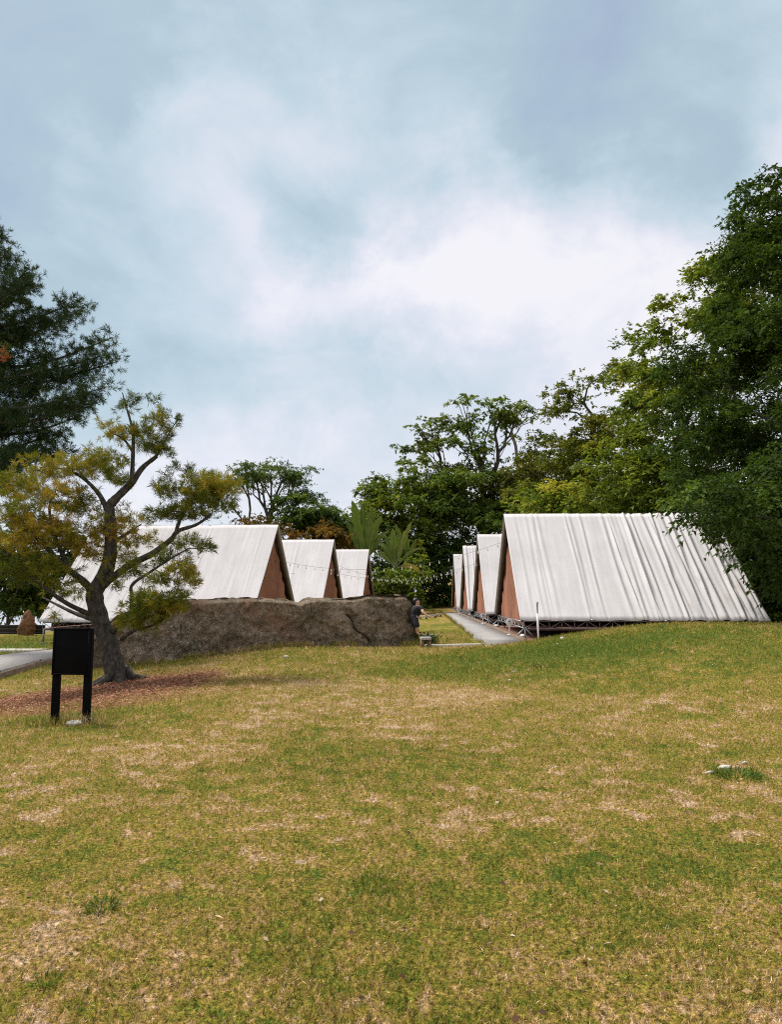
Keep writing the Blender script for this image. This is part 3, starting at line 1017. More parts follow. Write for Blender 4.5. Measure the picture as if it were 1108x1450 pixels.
broad_tree("thin-topped yellowish tree behind the second tent of the path row", FOREST,
           [(835, 800, 42), (835, 680, 42), (840, 590, 42)],
           [(838, 596, 42, 54, 38, 2.6, .9), (800, 655, 42, 55, 45, 2.8), (865, 645, 41, 48, 55, 2.8), (842, 548, 42, 44, 18, 2.0, .45), (885, 545, 41, 34, 34, 2.0, .7), (780, 690, 41, 45, 38, 2.5), (850, 700, 40, 70, 35, 2.5)],
           430, 75, .20, .55, L_YEL, trunk_r=.26, seed=13, n_skel=120, tint0=-.13, r_tip=.018)
broad_tree("tall open tree with bare forked limbs standing above the forest", FOREST,
           [(690, 820, 60), (688, 720, 60), (684, 672, 60)],
           [(645, 590, 60, 26, 20, 1.8, 1), (612, 612, 60, 22, 20, 1.8, 1), (585, 648, 60, 24, 16, 1.8, .9), (670, 570, 60, 24, 18, 1.8, 1), (705, 572, 60, 28, 20, 1.8, 1.0), (735, 585, 60, 18, 18, 1.6, 1.0), (640, 640, 60, 40, 26, 2.2, .5), (690, 620, 60, 40, 30, 2.2, .35)],
           300, 40, .26, .55, L_MID, m_bark, trunk_r=.30, seed=14, n_skel=110, tint0=-.04, shell=.7, r_tip=.030, wild=.16, kink=.3, plw=.8)
open_tree = [o for o in COL.objects if o.get("label", "").startswith("tall open tree")][0]
bl = MB()
for pl, r0 in (([(731, 700), (734, 660), (731, 632), (725, 612), (727, 603), (737, 601), (745, 594), (748, 584)], .16), ([(731, 632), (727, 620), (716, 606), (712, 590)], .08)):
    pts = np.array([P(x, y, 60) for x, y in pl]) - np.array(open_tree.location)
    bl.tube(pts, np.linspace(r0, .035, len(pts)), 6)
bl.obj("bare_limb", m_bark_pale, open_tree, smooth=True)
broad_tree("dense dark round tree filling the middle between the two tent rows", FOREST,
           [(690, 868, 56), (690, 780, 56), (690, 720, 56)],
           [(690, 698, 56, 72, 42, 3.2), (640, 722, 56, 46, 46, 3), (735, 715, 56, 50, 42, 3), (690, 755, 55, 82, 48, 3), (620, 765, 55, 40, 40, 2.6)],
           560, 85, .22, .62, L_DARK, trunk_r=.34, seed=15, n_skel=70, tint0=.10)
broad_tree("leafy green tree leaning toward the banana plants", FOREST,
           [(575, 866, 56), (572, 760, 56), (570, 700, 56)],
           [(562, 700, 56, 36, 34, 2.6), (600, 672, 57, 44, 28, 2.6), (585, 740, 55, 48, 44, 2.8), (540, 735, 56, 26, 40, 2.2), (545, 690, 57, 22, 18, 1.8, .8)],
           360, 70, .26, .62, L_MID, trunk_r=.28, seed=16, n_skel=80, tint0=.0)
broad_tree("low yellow-green tree just above the big tent's ridge", FOREST,
           [(800, 860, 36), (800, 780, 36), (800, 730, 36)],
           [(800, 705, 36.5, 60, 28, 2.2), (850, 712, 36, 60, 28, 2.2), (765, 725, 38, 40, 36, 2.2), (905, 715, 35, 55, 28, 2.0)],
           330, 75, .20, .52, L_MID, trunk_r=.22, seed=17, n_skel=60, tint0=.04)
broad_tree("dark backing tree between the tall open tree and the yellowish one", FOREST,
           [(745, 830, 58), (745, 720, 58), (745, 660, 58)],
           [(745, 670, 58, 45, 34, 3), (700, 690, 60, 60, 30, 3), (780, 680, 57, 50, 40, 3), (640, 690, 61, 60, 34, 3), (800, 640, 56, 32, 26, 2.4, .8)],
           420, 60, .28, .75, L_OLIVE, trunk_r=.3, seed=18, n_skel=60, tint0=-.05)
broad_tree("shaded tree filling the dark corner beyond the big tent", FOREST,
           [(1085, 880, 31), (1085, 800, 31), (1080, 740, 31)],
           [(1070, 800, 31, 60, 75, 2.2), (1130, 790, 29, 80, 90, 2.2), (1000, 760, 33, 60, 50, 2), (1050, 840, 31, 50, 40, 1.8), (1130, 850, 27.5, 60, 40, 1.6)],
           700, 90, .20, .60, L_DARK, trunk_r=.26, seed=19, n_skel=50, tint0=-.14)
broad_tree("flat-topped airy tree with fan of thin limbs above the tents behind the rock", "trees beyond the tents behind the rock",
           [(378, 820, 52), (380, 745, 52), (384, 722, 52)],
           [(372, 664, 52, 48, 10, 2.6, 1), (415, 668, 52, 26, 10, 2.2, 1), (345, 682, 52, 24, 10, 2.2, .9), (428, 692, 52, 22, 9, 1.8, .9), (395, 690, 52, 36, 14, 2.2, .35), (445, 705, 52, 14, 7, 1.4, .8), (340, 712, 52, 18, 14, 1.6, .5)],
           340, 54, .14, .44, L_DARK, trunk_r=.26, seed=20, n_skel=110, tint0=.06, shell=.9, r_tip=.022, wild=.12, flat=.4, kink=.15, plw=.75)
broad_tree("dark green rounded tree behind the middle tent's ridge", "trees beyond the tents behind the rock",
           [(445, 830, 50), (445, 770, 50), (445, 745, 50)],
           [(430, 722, 50, 36, 20, 2.2), (462, 730, 50, 26, 22, 2.0), (490, 745, 50, 24, 28, 1.8), (405, 745, 50, 22, 20, 1.8, .7)],
           240, 70, .22, .52, L_DARK, trunk_r=.22, seed=21, n_skel=50, tint0=.05)
broad_tree("rust-tinged low tree between the largest and middle tents", "trees beyond the tents behind the rock",
           [(440, 838, 47.5), (440, 790, 47.5), (440, 765, 47.5)],
           [(430, 757, 47.5, 44, 14, 1.8), (470, 752, 47.5, 24, 14, 1.6, .8), (385, 752, 47.5, 26, 12, 1.6, .6), (345, 738, 48, 30, 10, 1.6, .5)],
           200, 60, .20, .48, L_RUST, trunk_r=.18, seed=22, n_skel=45, tint0=.0)
# trees on the falling ground far left, their thin stems against the pale sky
for k, (px, D, top, bl, lab) in enumerate([
        (8, 38, 800, [(10, 815, 38, 50, 34, 2.4), (-40, 800, 38, 60, 50, 2.4), (0, 848, 38, 30, 14, 1.6, .6)], "slim tree at the lawn's far edge by the frame's side"),
        (36, 40, 795, [(45, 812, 40, 40, 36, 2.2), (30, 770, 40, 46, 30, 2.2), (50, 846, 40, 26, 14, 1.4, .6)], "slim tree rising just behind the orange upright stone"),
        (72, 42, 800, [(78, 812, 42, 34, 40, 2.2), (100, 780, 42, 36, 30, 2.2), (20, 855, 43, 14, 10, 1.4, .5)], "slim tree near the corner of the largest tent behind the rock")]):
    broad_tree(lab, "slim trees where the lawn falls away", [(px, 925, D), (px + 3, 860, D), (px + 6, top, D)], bl, 190, 60, .2, .5, L_DARK, trunk_r=.09, seed=30 + k, n_skel=80, tint0=-.1, r_tip=.02, wild=.3, plw=.6)


# dark shrubs closing the end of the path
SHR = "dark shrubs at the end of the path"
for k, (px, D, bl, m_, t0, lab) in enumerate([
        (608, 53, [(605, 825, 53, 34, 44, 2.2), (598, 795, 54, 30, 34, 2)], L_DARK, -.14, "dark shrub at the path's end, directly behind the seated person"),
        (640, 54, [(640, 822, 54, 30, 46, 2.2), (636, 790, 55, 30, 26, 2)], L_DARK, -.10, "dark shrub at the path's end, touching the last tent"),
        (560, 50, [(558, 815, 50, 32, 40, 2), (540, 838, 50, 30, 26, 2)], L_DARK, -.06, "dark shrub under the banana plants, above the rock's top"),
        (690, 56, [(690, 815, 57, 50, 52, 2.4), (740, 810, 57, 50, 54, 2.4)], L_DARK, -.1, "dark shrub hidden between the backs of the path-side tents")]):
    broad_tree(lab, SHR, [(px, 868, D), (px, 850, D), (px + 2, 835, D)], bl, 230, 70, .19, .5, m_, trunk_r=.10, seed=50 + k, n_skel=60, tint0=t0, name="dark_shrub", r_tip=.014)


broad_tree("loose broad-leaved shrub wrapped round the banana stems", SHR, [(556, 868, 44), (556, 845, 44), (556, 820, 44)],
           [(546, 824, 44, 20, 18, 1.2), (577, 830, 43.6, 22, 16, 1.2), (594, 800, 46.5, 12, 16, 1.0, .5)], 130, 46, .24, .5, L_MID, trunk_r=.08, seed=57, n_skel=60, tint0=.02, name="leafy_shrub", r_tip=.012)


# banana plants: big paddle leaves on a short stem
def banana(label, px, py_foot, D, leaves, seed):
    r = np.random.default_rng(seed)
    foot = P(px, py_foot, D)
    foot[2] = terrain(foot[0], foot[1]) if foot[1] < 60 else foot[2]
    root = empty("banana_plant", foot, 0, label, "plant", "banana plants between the tent rows")
    crown = P(*leaves['crown'], D)
    mb = MB()
    mb.tube(np.array([foot - [0, 0, .3], (foot + crown) / 2 + [.05, 0, 0], crown]) - foot, [.22, .17, .12], 8)
    mb.obj("stem", m_bark, root, smooth=True)
    for (tx, ty, dd, wd, tint) in leaves['tips']:
        tip = P(tx, ty, D + dd)
        n = 16
        t = np.linspace(0, 1, n)[:, None]
        ctrl = crown + (tip - crown) * .55 + np.array([0, 0, .32 * np.linalg.norm((tip - crown)[:2]) + .25])
        rib = (1 - t) ** 2 * crown + 2 * t * (1 - t) * ctrl + t * t * tip
        tg = unit(np.gradient(rib, axis=0))
        side = unit(np.cross(tg, np.array([0.15, -1, .25]) * 1.0 + r.normal(0, .15, 3)))
        side = unit(np.cross(tg, np.cross(side, tg) * .0 + unit(np.array([r.normal(0, .3), -1.0, .35]))))
        nrm = np.cross(side, tg)
        prof = np.sin(np.clip((t[:, 0] - .14) / .86, 0, 1) ** .75 * math.pi) ** .6 * wd * .78
        nick = 1 - .35 * (r.uniform(0, 1, (n, 2)) > .62)
        V = np.concatenate([rib, rib + (side * .55 + nrm * .18) * (prof * nick[:, 0])[:, None], rib + (side * 1.0 + nrm * .10) * (prof * nick[:, 0])[:, None],
                            rib + (-side * .55 + nrm * .18) * (prof * nick[:, 1])[:, None], rib + (-side * 1.0 + nrm * .10) * (prof * nick[:, 1])[:, None]])
        i = np.arange(n - 1)
        F = np.concatenate([np.stack([i, i + 1, i + n + 1, i + n], 1), np.stack([i + n, i + n + 1, i + 2 * n + 1, i + 2 * n], 1),
                            np.stack([i, i + 3 * n, i + 3 * n + 1, i + 1], 1), np.stack([i + 3 * n, i + 4 * n, i + 4 * n + 1, i + 3 * n + 1], 1)])
        tn = np.clip(tint + r.normal(0, .08, 5 * n), 0, 1)
        link("leaf", npmesh("leaf", V - foot, F, L_BAN, {'tint': tn}, True), root)
        pb = MB()
        pb.tube(rib - foot, np.linspace(.05, .012, n), 5)
        pb.obj("leaf_rib", m_stalk, root, smooth=True)
    return root


m_stalk = noisy("pale_green_stalk", (.10, .125, .04), (.17, .19, .07), 4, .6)
banana("banana plant with one long pale upright leaf and yellow drooping ones", 562, 866, 45,
       {'crown': (560, 806), 'tips': [(583, 740, -.3, .26, .74), (556, 748, .2, .34, .50), (545, 758, .3, .30, .38), (569, 756, .5, .34, .46), (600, 778, .1, .16, .66), (601, 816, -.3, .22, .97), (573, 840, -.5, .20, 1.0), (532, 786, .2, .24, .5), (548, 822, -.2, .2, .88), (538, 770, .6, .3, .42)]}, 3)
banana("tall banana plant with broad dull green leaves behind the smallest tent", 512, 866, 47,
       {'crown': (516, 800), 'tips': [(499, 708, 0, .46, .44), (513, 712, .5, .44, .36), (527, 718, .2, .44, .48), (541, 730, -.2, .34, .52), (490, 738, .3, .34, .34), (552, 752, .4, .3, .55)]}, 4)
banana("banana plant with narrow upright leaves in front of the dense round tree", 586, 866, 50,
       {'crown': (578, 804), 'tips': [(560, 742, 0, .3, .45), (574, 752, .2, .28, .5), (590, 764, .1, .24, .55), (552, 764, .1, .24, .4)]}, 5)


# ------------------------------------------------------------------ pines
def needle_tufts(C, A, n_need, length, width, r, spread=.75):
    """Brushes of needles: C centres, A shoot directions."""
    n = len(C) * n_need
    ci = np.repeat(np.arange(len(C)), n_need)
    d = unit(unit(A)[ci] * r.uniform(.25, 1.1, n)[:, None] + unit(r.normal(size=(n, 3))) * spread)
    back = r.uniform(-.5, .35, n)[:, None] * unit(A)[ci] * length
    p = C[ci] + back
    L = length * r.uniform(.7, 1.2, n)
    V, F = leaf_quads(p, d, r.normal(size=(n, 3)), L, np.full(n, width), .06)
    return V, F, ci


def pine(label, name_group, skel, rads, blobs, tufts_per, n_need, length, width, mat, seed, up=.5, tintf=None, clump_div=1, bark=None, sk_cap=400, kink=.1, dens=1.0, tshift=0.0, flatk=1.0, scat=.55, roots=False):
    """skel: list of (polyline of (px,py,D), start radius, end radius, parent polyline index or None); blobs give foliage pads (.., tint)."""
    r = np.random.default_rng(seed)
    foot = P(*skel[0][0][0])
    foot[2] = terrain(foot[0], foot[1])
    root = empty("pine_tree", foot, 0, label, "tree")
    mb = MB()
    allp = []
    for (pl, r0, r1) in skel:
        pts = np.array([P(*q) for q in pl])
        if pl is skel[0][0]:
            pts[0] = foot - np.array([0, 0, .12])
        n = max(8, 5 * len(pts))
        d = np.linspace(0, len(pts) - 1, n)
        # Catmull-Rom through the traced points
        Q = np.vstack([2 * pts[0] - pts[1], pts, 2 * pts[-1] - pts[-2]])
        c = []
        for s in d:
            k = min(int(s), len(pts) - 2)
            f = s - k
            p0, p1, p2, p3 = Q[k], Q[k + 1], Q[k + 2], Q[k + 3]
            c.append(.5 * (2 * p1 + (p2 - p0) * f + (2 * p0 - 5 * p1 + 4 * p2 - p3) * f * f + (3 * p1 - p0 - 3 * p2 + p3) * f ** 3))
        c = np.array(c)
        rr = np.linspace(r0, r1, n)
        if pl is skel[0][0]:
            rr = rr * (1 + .16 * np.exp(-np.arange(n) / 1.3))
        rr = rr * (1 + r.normal(0, .05, n))
        mb.tube(c - foot, rr, 12 if r0 > .1 else 7)
        allp.append(c)
    if roots:
        for a_ in np.linspace(0, 2 * math.pi, 7)[:-1] + r.uniform(-.3, .3, 6):
            u_ = np.array([math.cos(a_), math.sin(a_), 0])
            L_ = r.uniform(.32, .62)
            rp = [np.array([0, 0, .26]) + u_ * .10, np.array([0, 0, .09]) + u_ * .22, u_ * (.22 + L_ * .5), u_ * (.22 + L_)]
            for q_ in rp[2:]:
                q_[2] = terrain(foot[0] + q_[0], foot[1] + q_[1]) - foot[2] + (.015 if q_ is rp[2] else -.05)
            mb.tube(rp, [.10, .085, .05, .02], 7)
    trunk_nodes = np.concatenate(allp)
    cs, ax, tn = [], [], []
    for bi, b in enumerate(blobs):
        px, py, D, rx, ry, rd, cnt, tint = b
        c, R, _ = pxblob(px, py, D, rx, ry * flatk, rd)
        m = max(4, int(cnt * dens))
        d = unit(r.normal(size=(m, 3)))
        p = c + d * R * (r.uniform(0, 1, m) ** .42)[:, None]
        near = trunk_nodes[np.argmin(np.linalg.norm(trunk_nodes[None] - c, axis=2))]
        out = unit(p - near)
        cs.append(p)
        ax.append(out * .8 + d * .5 + np.array([0, 0, up]))
        tn.append(np.clip(tint + r.normal(0, .07, m), 0, 1))
    C, A, Tn = np.concatenate(cs), np.concatenate(ax), np.concatenate(tn)
    ok = ~in_tents(C, .25)
    C, A, Tn = C[ok], A[ok], Tn[ok]
    # twigs from the limbs to a share of the tufts
    sel = r.choice(len(C), min(sk_cap, len(C)), replace=False)
    K = [trunk_nodes[i] for i in range(len(trunk_nodes))]
    allK = np.array(K)
    added = []
    order = sel[np.argsort(np.min(np.linalg.norm(allK[None] - C[sel][:, None], axis=2), axis=1))]
    for s in order:
        dd = np.linalg.norm(allK - C[s], axis=1)
        k = int(np.argmin(dd))
        a, bb = allK[k], C[s]
        L = dd[k]
        mid = a + (bb - a) * .5 + r.normal(0, .10 * L, 3) + np.array([0, 0, -kink * L])
        w = min(.028, .006 + .012 * L)
        mb.tube(np.array([a, mid, bb]) - foot, [w, w * .7, .005], 4, cap=False)
        allK = np.vstack([allK, mid[None], bb[None]])
    mb.obj("trunk", bark or m_bark_pine, root, smooth=True)
    ci0 = np.repeat(np.arange(len(C)), tufts_per)
    C2 = C[ci0] + r.normal(0, 1, (len(ci0), 3)) * length * scat
    A2 = A[ci0] + r.normal(0, .35, (len(ci0), 3))
    V, F, ci = needle_tufts(C2, A2, n_need, length, width, r)
    tint = np.clip(Tn[ci0][ci] + r.normal(tshift, .10, len(ci)), 0, 1)
    link("crown", npmesh("crown", V - foot, F, mat, {'tint': np.repeat(tint, 4)}), root)
    return root


ft = ground_hit(170, 966)
TD = ft[1]
D0 = TD
front_skel = [
    ([(169, 968, D0), (153, 912, D0), (140, 874, D0), (134, 842, D0), (146, 818, D0), (155, 792, D0), (157, 755, D0), (155, 720, D0), (163, 707, D0), (186, 684, D0 + .1), (202, 662, D0 + .2), (222, 646, D0 + .3)], .20, .04),
    ([(134, 846, D0), (121, 826, D0 - .1), (86, 799, D0 - .4), (65, 774, D0 - .6), (42, 752, D0 - .8), (14, 730, D0 - 1.0)], .08, .025),
    ([(134, 872, D0), (118, 866, D0 - .2), (92, 853, D0 - .6), (60, 830, D0 - 1.0), (28, 802, D0 - 1.2), (-4, 772, D0 - 1.4)], .06, .02),
    ([(128, 876, D0), (105, 868, D0 + .2), (80, 856, D0 + .5), (60, 846, D0 + .7)], .05, .015),
    ([(140, 834, D0), (179, 803, D0 - .2), (214, 785, D0 - .4), (241, 765, D0 - .5), (252, 752, D0 - .6), (278, 743, D0 - .7), (300, 728, D0 - .7)], .08, .022),
    ([(250, 756, D0 - .6), (252, 744, D0 - .6), (266, 714, D0 - .5), (285, 700, D0 - .5)], .045, .018),
    ([(186, 686, D0), (188, 650, D0), (188, 612, D0 - .1), (181, 584, D0 - .1), (173, 556, D0)], .05, .010),
    ([(160, 896, D0), (172, 878, D0 - .4), (186, 866, D0 - .8), (214, 858, D0 - 1.2), (245, 846, D0 - 1.4)], .055, .015),
    ([(172, 905, D0 - .1), (190, 893, D0 - .6), (215, 886, D0 - 1.0), (240, 872, D0 - 1.3)], .04, .012),
    ([(186, 866, D0 - .8), (187, 845, D0 - .8), (187, 828, D0 - .9), (214, 809, D0 - 1.0), (240, 792, D0 - 1.1), (268, 776, D0 - 1.2)], .045, .012),
    ([(155, 730, D0), (140, 700, D0 + .1), (110, 672, D0 + .3), (70, 660, D0 + .5)], .06, .018),
    ([(188, 640, D0), (175, 622, D0 - .1), (160, 614, D0 - .2)], .03, .01),
    ([(222, 646, D0 + .3), (240, 612, D0 + .3), (256, 588, D0 + .3)], .02, .006),
    ([(156, 770, D0), (180, 755, D0 + .4), (200, 742, D0 + .7)], .04, .012),
    ([(100, 812, D0 - .3), (78, 760, D0 - .2), (70, 720, D0 - .2), (80, 690, D0 - .1)], .05, .015),
]
G_, Y_, B_ = .28, .52, .80       # green, yellow-green, browned needles
front_blobs = [
    (180, 572, D0, 18, 24, .35, 26, .15), (205, 560, D0, 26, 12, .35, 12, .12), (228, 582, D0 + .2, 14, 20, .3, 12, .2), (252, 592, D0 + .3, 5, 10, .15, 5, .2),
    (208, 618, D0 + .1, 32, 28, .6, 120, .34), (226, 600, D0 + .1, 22, 18, .45, 46, Y_), (166, 612, D0 - .1, 32, 13, .5, 60, .59), (232, 640, D0 + .2, 22, 14, .4, 34, .3),
    (150, 650, D0 + .1, 36, 20, .7, 110, .48), (115, 662, D0 + .3, 46, 22, .8, 150, .56), (170, 676, D0, 18, 18, .5, 55, .40), (75, 664, D0 + .5, 36, 22, .8, 100, .58),
    (28, 682, D0 - .5, 36, 26, .8, 110, .48), (70, 700, D0 - .2, 50, 26, .9, 150, .69), (20, 725, D0 - 1, 38, 28, .8, 120, .42), (110, 712, D0, 34, 26, .8, 110, .38),
    (60, 742, D0 - .6, 46, 28, .9, 150, .71), (95, 760, D0 - .2, 34, 26, .8, 100, .63), (18, 770, D0 - 1.2, 36, 26, .8, 110, .69), (40, 800, D0 - 1.0, 44, 24, .8, 120, .36),
    (75, 812, D0 - .7, 34, 26, .7, 80, .42), (10, 805, D0 - 1.3, 32, 32, .8, 90, .22), (130, 775, D0 + .1, 28, 24, .6, 66, .69), (162, 752, D0 + .1, 26, 30, .6, 76, .67),
    (185, 735, D0 + .5, 24, 20, .5, 54, .63), (168, 795, D0, 28, 20, .5, 54, .57), (200, 765, D0 + .5, 26, 18, .5, 46, .61), (100, 836, D0 - .2, 34, 16, .6, 40, .44),
    (142, 738, D0, 18, 22, .5, 40, .6),
    (246, 700, D0 - .5, 28, 18, .6, 60, .38), (232, 682, D0 - .4, 18, 20, .4, 18, .25), (286, 690, D0 - .6, 36, 26, .8, 170, .46), (312, 686, D0 - .6, 28, 20, .7, 110, .59), (300, 712, D0 - .6, 36, 14, .6, 80, .36),
    (238, 728, D0 - .5, 34, 10, .5, 80, .30), (272, 728, D0 - .6, 26, 10, .5, 56, .34), (245, 660, D0 - .3, 12, 14, .3, 10, .2), (265, 664, D0 - .3, 5, 8, .2, 4, .2),
    (268, 770, D0 - 1.1, 24, 12, .4, 38, .32), (288, 774, D0 - 1.2, 14, 10, .3, 18, .3), (240, 788, D0 - 1.0, 24, 10, .4, 36, .26), (258, 806, D0 - 1.2, 28, 13, .5, 60, .56),
    (224, 822, D0 - 1.0, 26, 12, .5, 44, .40), (196, 800, D0 - .6, 18, 12, .4, 26, .4), (268, 822, D0 - 1.2, 18, 10, .4, 26, .58), (182, 812, D0 - .6, 16, 10, .3, 18, .4),
    (228, 846, D0 - 1.3, 42, 11, .5, 100, .36), (214, 862, D0 - 1.2, 40, 12, .5, 110, .34), (200, 876, D0 - 1.0, 34, 11, .5, 80, .42), (242, 862, D0 - 1.4, 26, 10, .4, 46, .56),
    (160, 828, D0 - .3, 14, 10, .3, 14, .4), (75, 872, D0 - .8, 14, 8, .3, 8, .4),
]
pine("crooked pine with yellowing needles leaning over the rock behind the sign", None, front_skel, None, front_blobs, 2, 24, .125, .0115, L_PINEY, 41, up=.6, sk_cap=150, dens=.47, tshift=.0, flatk=.74, scat=.42, roots=True)

DP = 21.5
back_skel = [([(-95, 930, DP), (-88, 700, DP), (-80, 500, DP), (-72, 330, DP), (-68, 240, DP)], .34, .06)]
back_blobs = []
rr = np.random.default_rng(5)
# plume-like boughs: from the trunk outwards and upwards
BOUGHS = [((-85, 640), (88, 610)), ((-84, 600), (118, 588)), ((-82, 575), (150, 548)), ((-82, 550), (166, 512)), ((-80, 520), (160, 478)), ((-80, 500), (120, 436)), ((-78, 470), (108, 428)), ((-78, 460), (62, 440)),
          ((-76, 430), (42, 378)), ((-76, 400), (14, 352)), ((-74, 380), (-8, 320)), ((-84, 620), (60, 545)), ((-84, 560), (70, 500)), ((-86, 660), (40, 640)), ((-86, 680), (20, 668)), ((-84, 640), (10, 580)),
          ((-82, 520), (30, 470)), ((-84, 590), (130, 566)), ((-82, 540), (140, 505)), ((-84, 610), (96, 640)), ((-80, 440), (40, 400))]
for k, ((x0, y0), (x1, y1)) in enumerate(BOUGHS):
    dd = rr.uniform(-2.2, 1.2)
    mid = ((x0 + x1) / 2 + 10, (y0 + y1) / 2 + 16 + rr.normal(0, 5), DP + dd * .5)
    back_skel.append(([(x0, y0, DP), mid, (x1, y1, DP + dd)], .075, .012))
    for t in np.linspace(.08, 1.0, 11):
        bx = x0 + (x1 - x0) * t + 10 * math.sin(t * math.pi)
        by = y0 + (y1 - y0) * t + 16 * math.sin(t * math.pi)
        sp = 7 + 15 * math.sin(min(1, t * .95) * math.pi)
        back_blobs.append((bx, by + rr.normal(0, 3), DP + dd * t, 12 + sp * .55, 8 + sp * .42, .45, 17 if t < .95 else 7, .36 + .12 * rr.normal()))
back_blobs.append((4, 502, DP - 1.6, 7, 10, .2, 0, .9))
pine("tall dark pine with feathery upswept boughs at the frame's side", None, back_skel, None, back_blobs, 2, 22, .155, .016, L_PINE, 42, up=.35, sk_cap=260, kink=-.05, dens=1.1)
# small tuft of withered red needles caught in that pine
r = np.random.default_rng(9)
q = P(6, 503, DP - 2.3)
V, F, ci = needle_tufts(q + r.normal(0, .055, (22, 3)) * [1, 1, 1.6], r.normal(size=(22, 3)), 12, .07, .014, r)
wb = link("withered_spray", npmesh("withered_spray", V, F, leaf_mat("red_needles", [(0, (.25, .06, .03)), (1, (.45, .16, .07))], .2), {'tint': np.repeat(r.uniform(0, 1, len(ci)), 4)}))
for o in COL.objects:
    if o.name.startswith("pine_tree") and o.get("label", "").startswith("tall dark"):
        wb.parent = o
        wb.matrix_parent_inverse = Matrix.Translation(o.location).inverted()

# ------------------------------------------------------------------ sign
sf = ground_hit(97, 1026)
sg = empty("sign_board", sf, math.radians(-4), "black blank notice board on two black posts in front of the crooked pine", "sign")
k = sf[1] / FPX
zt = (1026 - 894) * k
for xc in (-21.5 * k, 23.5 * k):
    p = MB()
    p.box((xc, .02, zt * .5 - .15), (9.5 * k, .07, zt + .3 - .01))
    p.obj("post", m_black, sg, bevel=.006)
p = MB()
p.box((.012, -.035, zt - 32 * k), (52 * k, .035, 64 * k))
pan = p.obj("panel", m_black, sg, bevel=.005)
p = MB()
for (xx, zz, sx, sz) in ((.012, zt - 1.2 * k, 52 * k, 2.4 * k), (.012, zt - 62.8 * k, 52 * k, 2.4 * k), (.012 - 25 * k, zt - 32 * k, 2 * k, 59 * k), (.012 + 25 * k, zt - 32 * k, 2 * k, 59 * k)):
    p.box((xx, -.056, zz), (sx, .010, sz))
p.obj("panel_frame", m_black, sg)
# white cable loops at its foot
q = ground_hit(78, 1022)
c = MB()
c.tube(np.array([[0, -.06, -.02], [.03, -.07, .05], [-.005, -.06, .09], [.035, -.06, .14], [.02, -.06, .18], [-.005, -.055, .23]]), .007, 6)
c.tube(np.array([[.0, -.06, -.02], [-.015, -.08, .04], [.02, -.07, .08], [.01, -.06, .12]]), .006, 6)
co_ = c.obj("loose_cable", m_white, smooth=True)
co_.location = q
tag(co_, "crooked white cable sticking up at the foot of the black sign post", "cable")


# ------------------------------------------------------------------ stones, sticks, weeds
def stone(name, loc, size, seed, mat, label, cat, group=None, sink=.25, rz=0, sub=3):
    bm = bmesh.new()
    bmesh.ops.create_icosphere(bm, subdivisions=sub, radius=1)
    r = np.random.default_rng(seed)
    for v in bm.verts:
        p = np.array(v.co)
        f = 1 + .28 * (vnoise(p[0] * 1.6 + seed, p[1] * 1.6 + p[2] * 2.1, seed) - .5) + .16 * (vnoise(p[0] * 4, p[1] * 4 + p[2] * 5, seed + 1) - .5)
        v.co = Vector(p * f * np.array(size))
    for f in bm.faces:
        f.smooth = sub > 3
    me = bpy.data.meshes.new(name)
    bm.to_mesh(me)
    bm.free()
    me.materials.append(mat)
    o = link(name, me)
    o.location = (loc[0], loc[1], terrain(loc[0], loc[1]) + size[2] * (1 - 2 * sink))
    o.rotation_euler = (0, 0, rz)
    return tag(o, label, cat, group)


q = ground_hit(104, 1027)
stone("stone", q, (.095, .06, .04), 3, m_stone, "pale flat stone on the grass at the foot of the black sign", "stone", rz=.3)
q = ground_hit(125, 1022)
stone("stone", q, (.05, .03, .03), 4, m_stone, "small pale stone beside the sign's second post", "stone", rz=.9)
for k, (px, py, s, lab) in enumerate([(797, 905, .06, "white stone on the crest of the lawn before the pleated tent"), (790, 913, .032, "small white pebble just below the white stone on the crest"),
                                      (722, 964, .028, "white pebble beside the dry patch in the middle of the lawn"), (728, 952, .03, "tiny white chip between the pebble and the dark twigs on the lawn"),
                                      (105 + 300, 932, .07, "pale stone at the foot of the long rock")]):
    q = ground_hit(px, py)
    stone("stone", q, (s, s * .7, s * .6), 20 + k, m_white if k < 4 else m_stone, lab, "stone", rz=k)
q = ground_hit(1027, 1089)
stone("stone", q, (.07, .03, .022), 31, m_stone, "grey pebble lying among weeds on the open lawn", "stone", rz=.25)
for k, (px, py, L, lab) in enumerate([(1008, 1097, .09, "short pale stick in front of the grey pebble on the lawn"), (1057, 1083, .06, "short pale stick behind the dark weeds on the lawn")]):
    q = ground_hit(px, py)
    m = MB()
    a_ = .15 + .3 * k
    m.tube(np.array([[-L / 2, 0, .012], [0, .01, .02], [L / 2 * math.cos(a_), L / 2 * math.sin(a_), .014]]), [.010, .012, .009], 7)
    o = m.obj("stick", m_stone, smooth=True)
    o.location = q
    tag(o, lab, "stick")

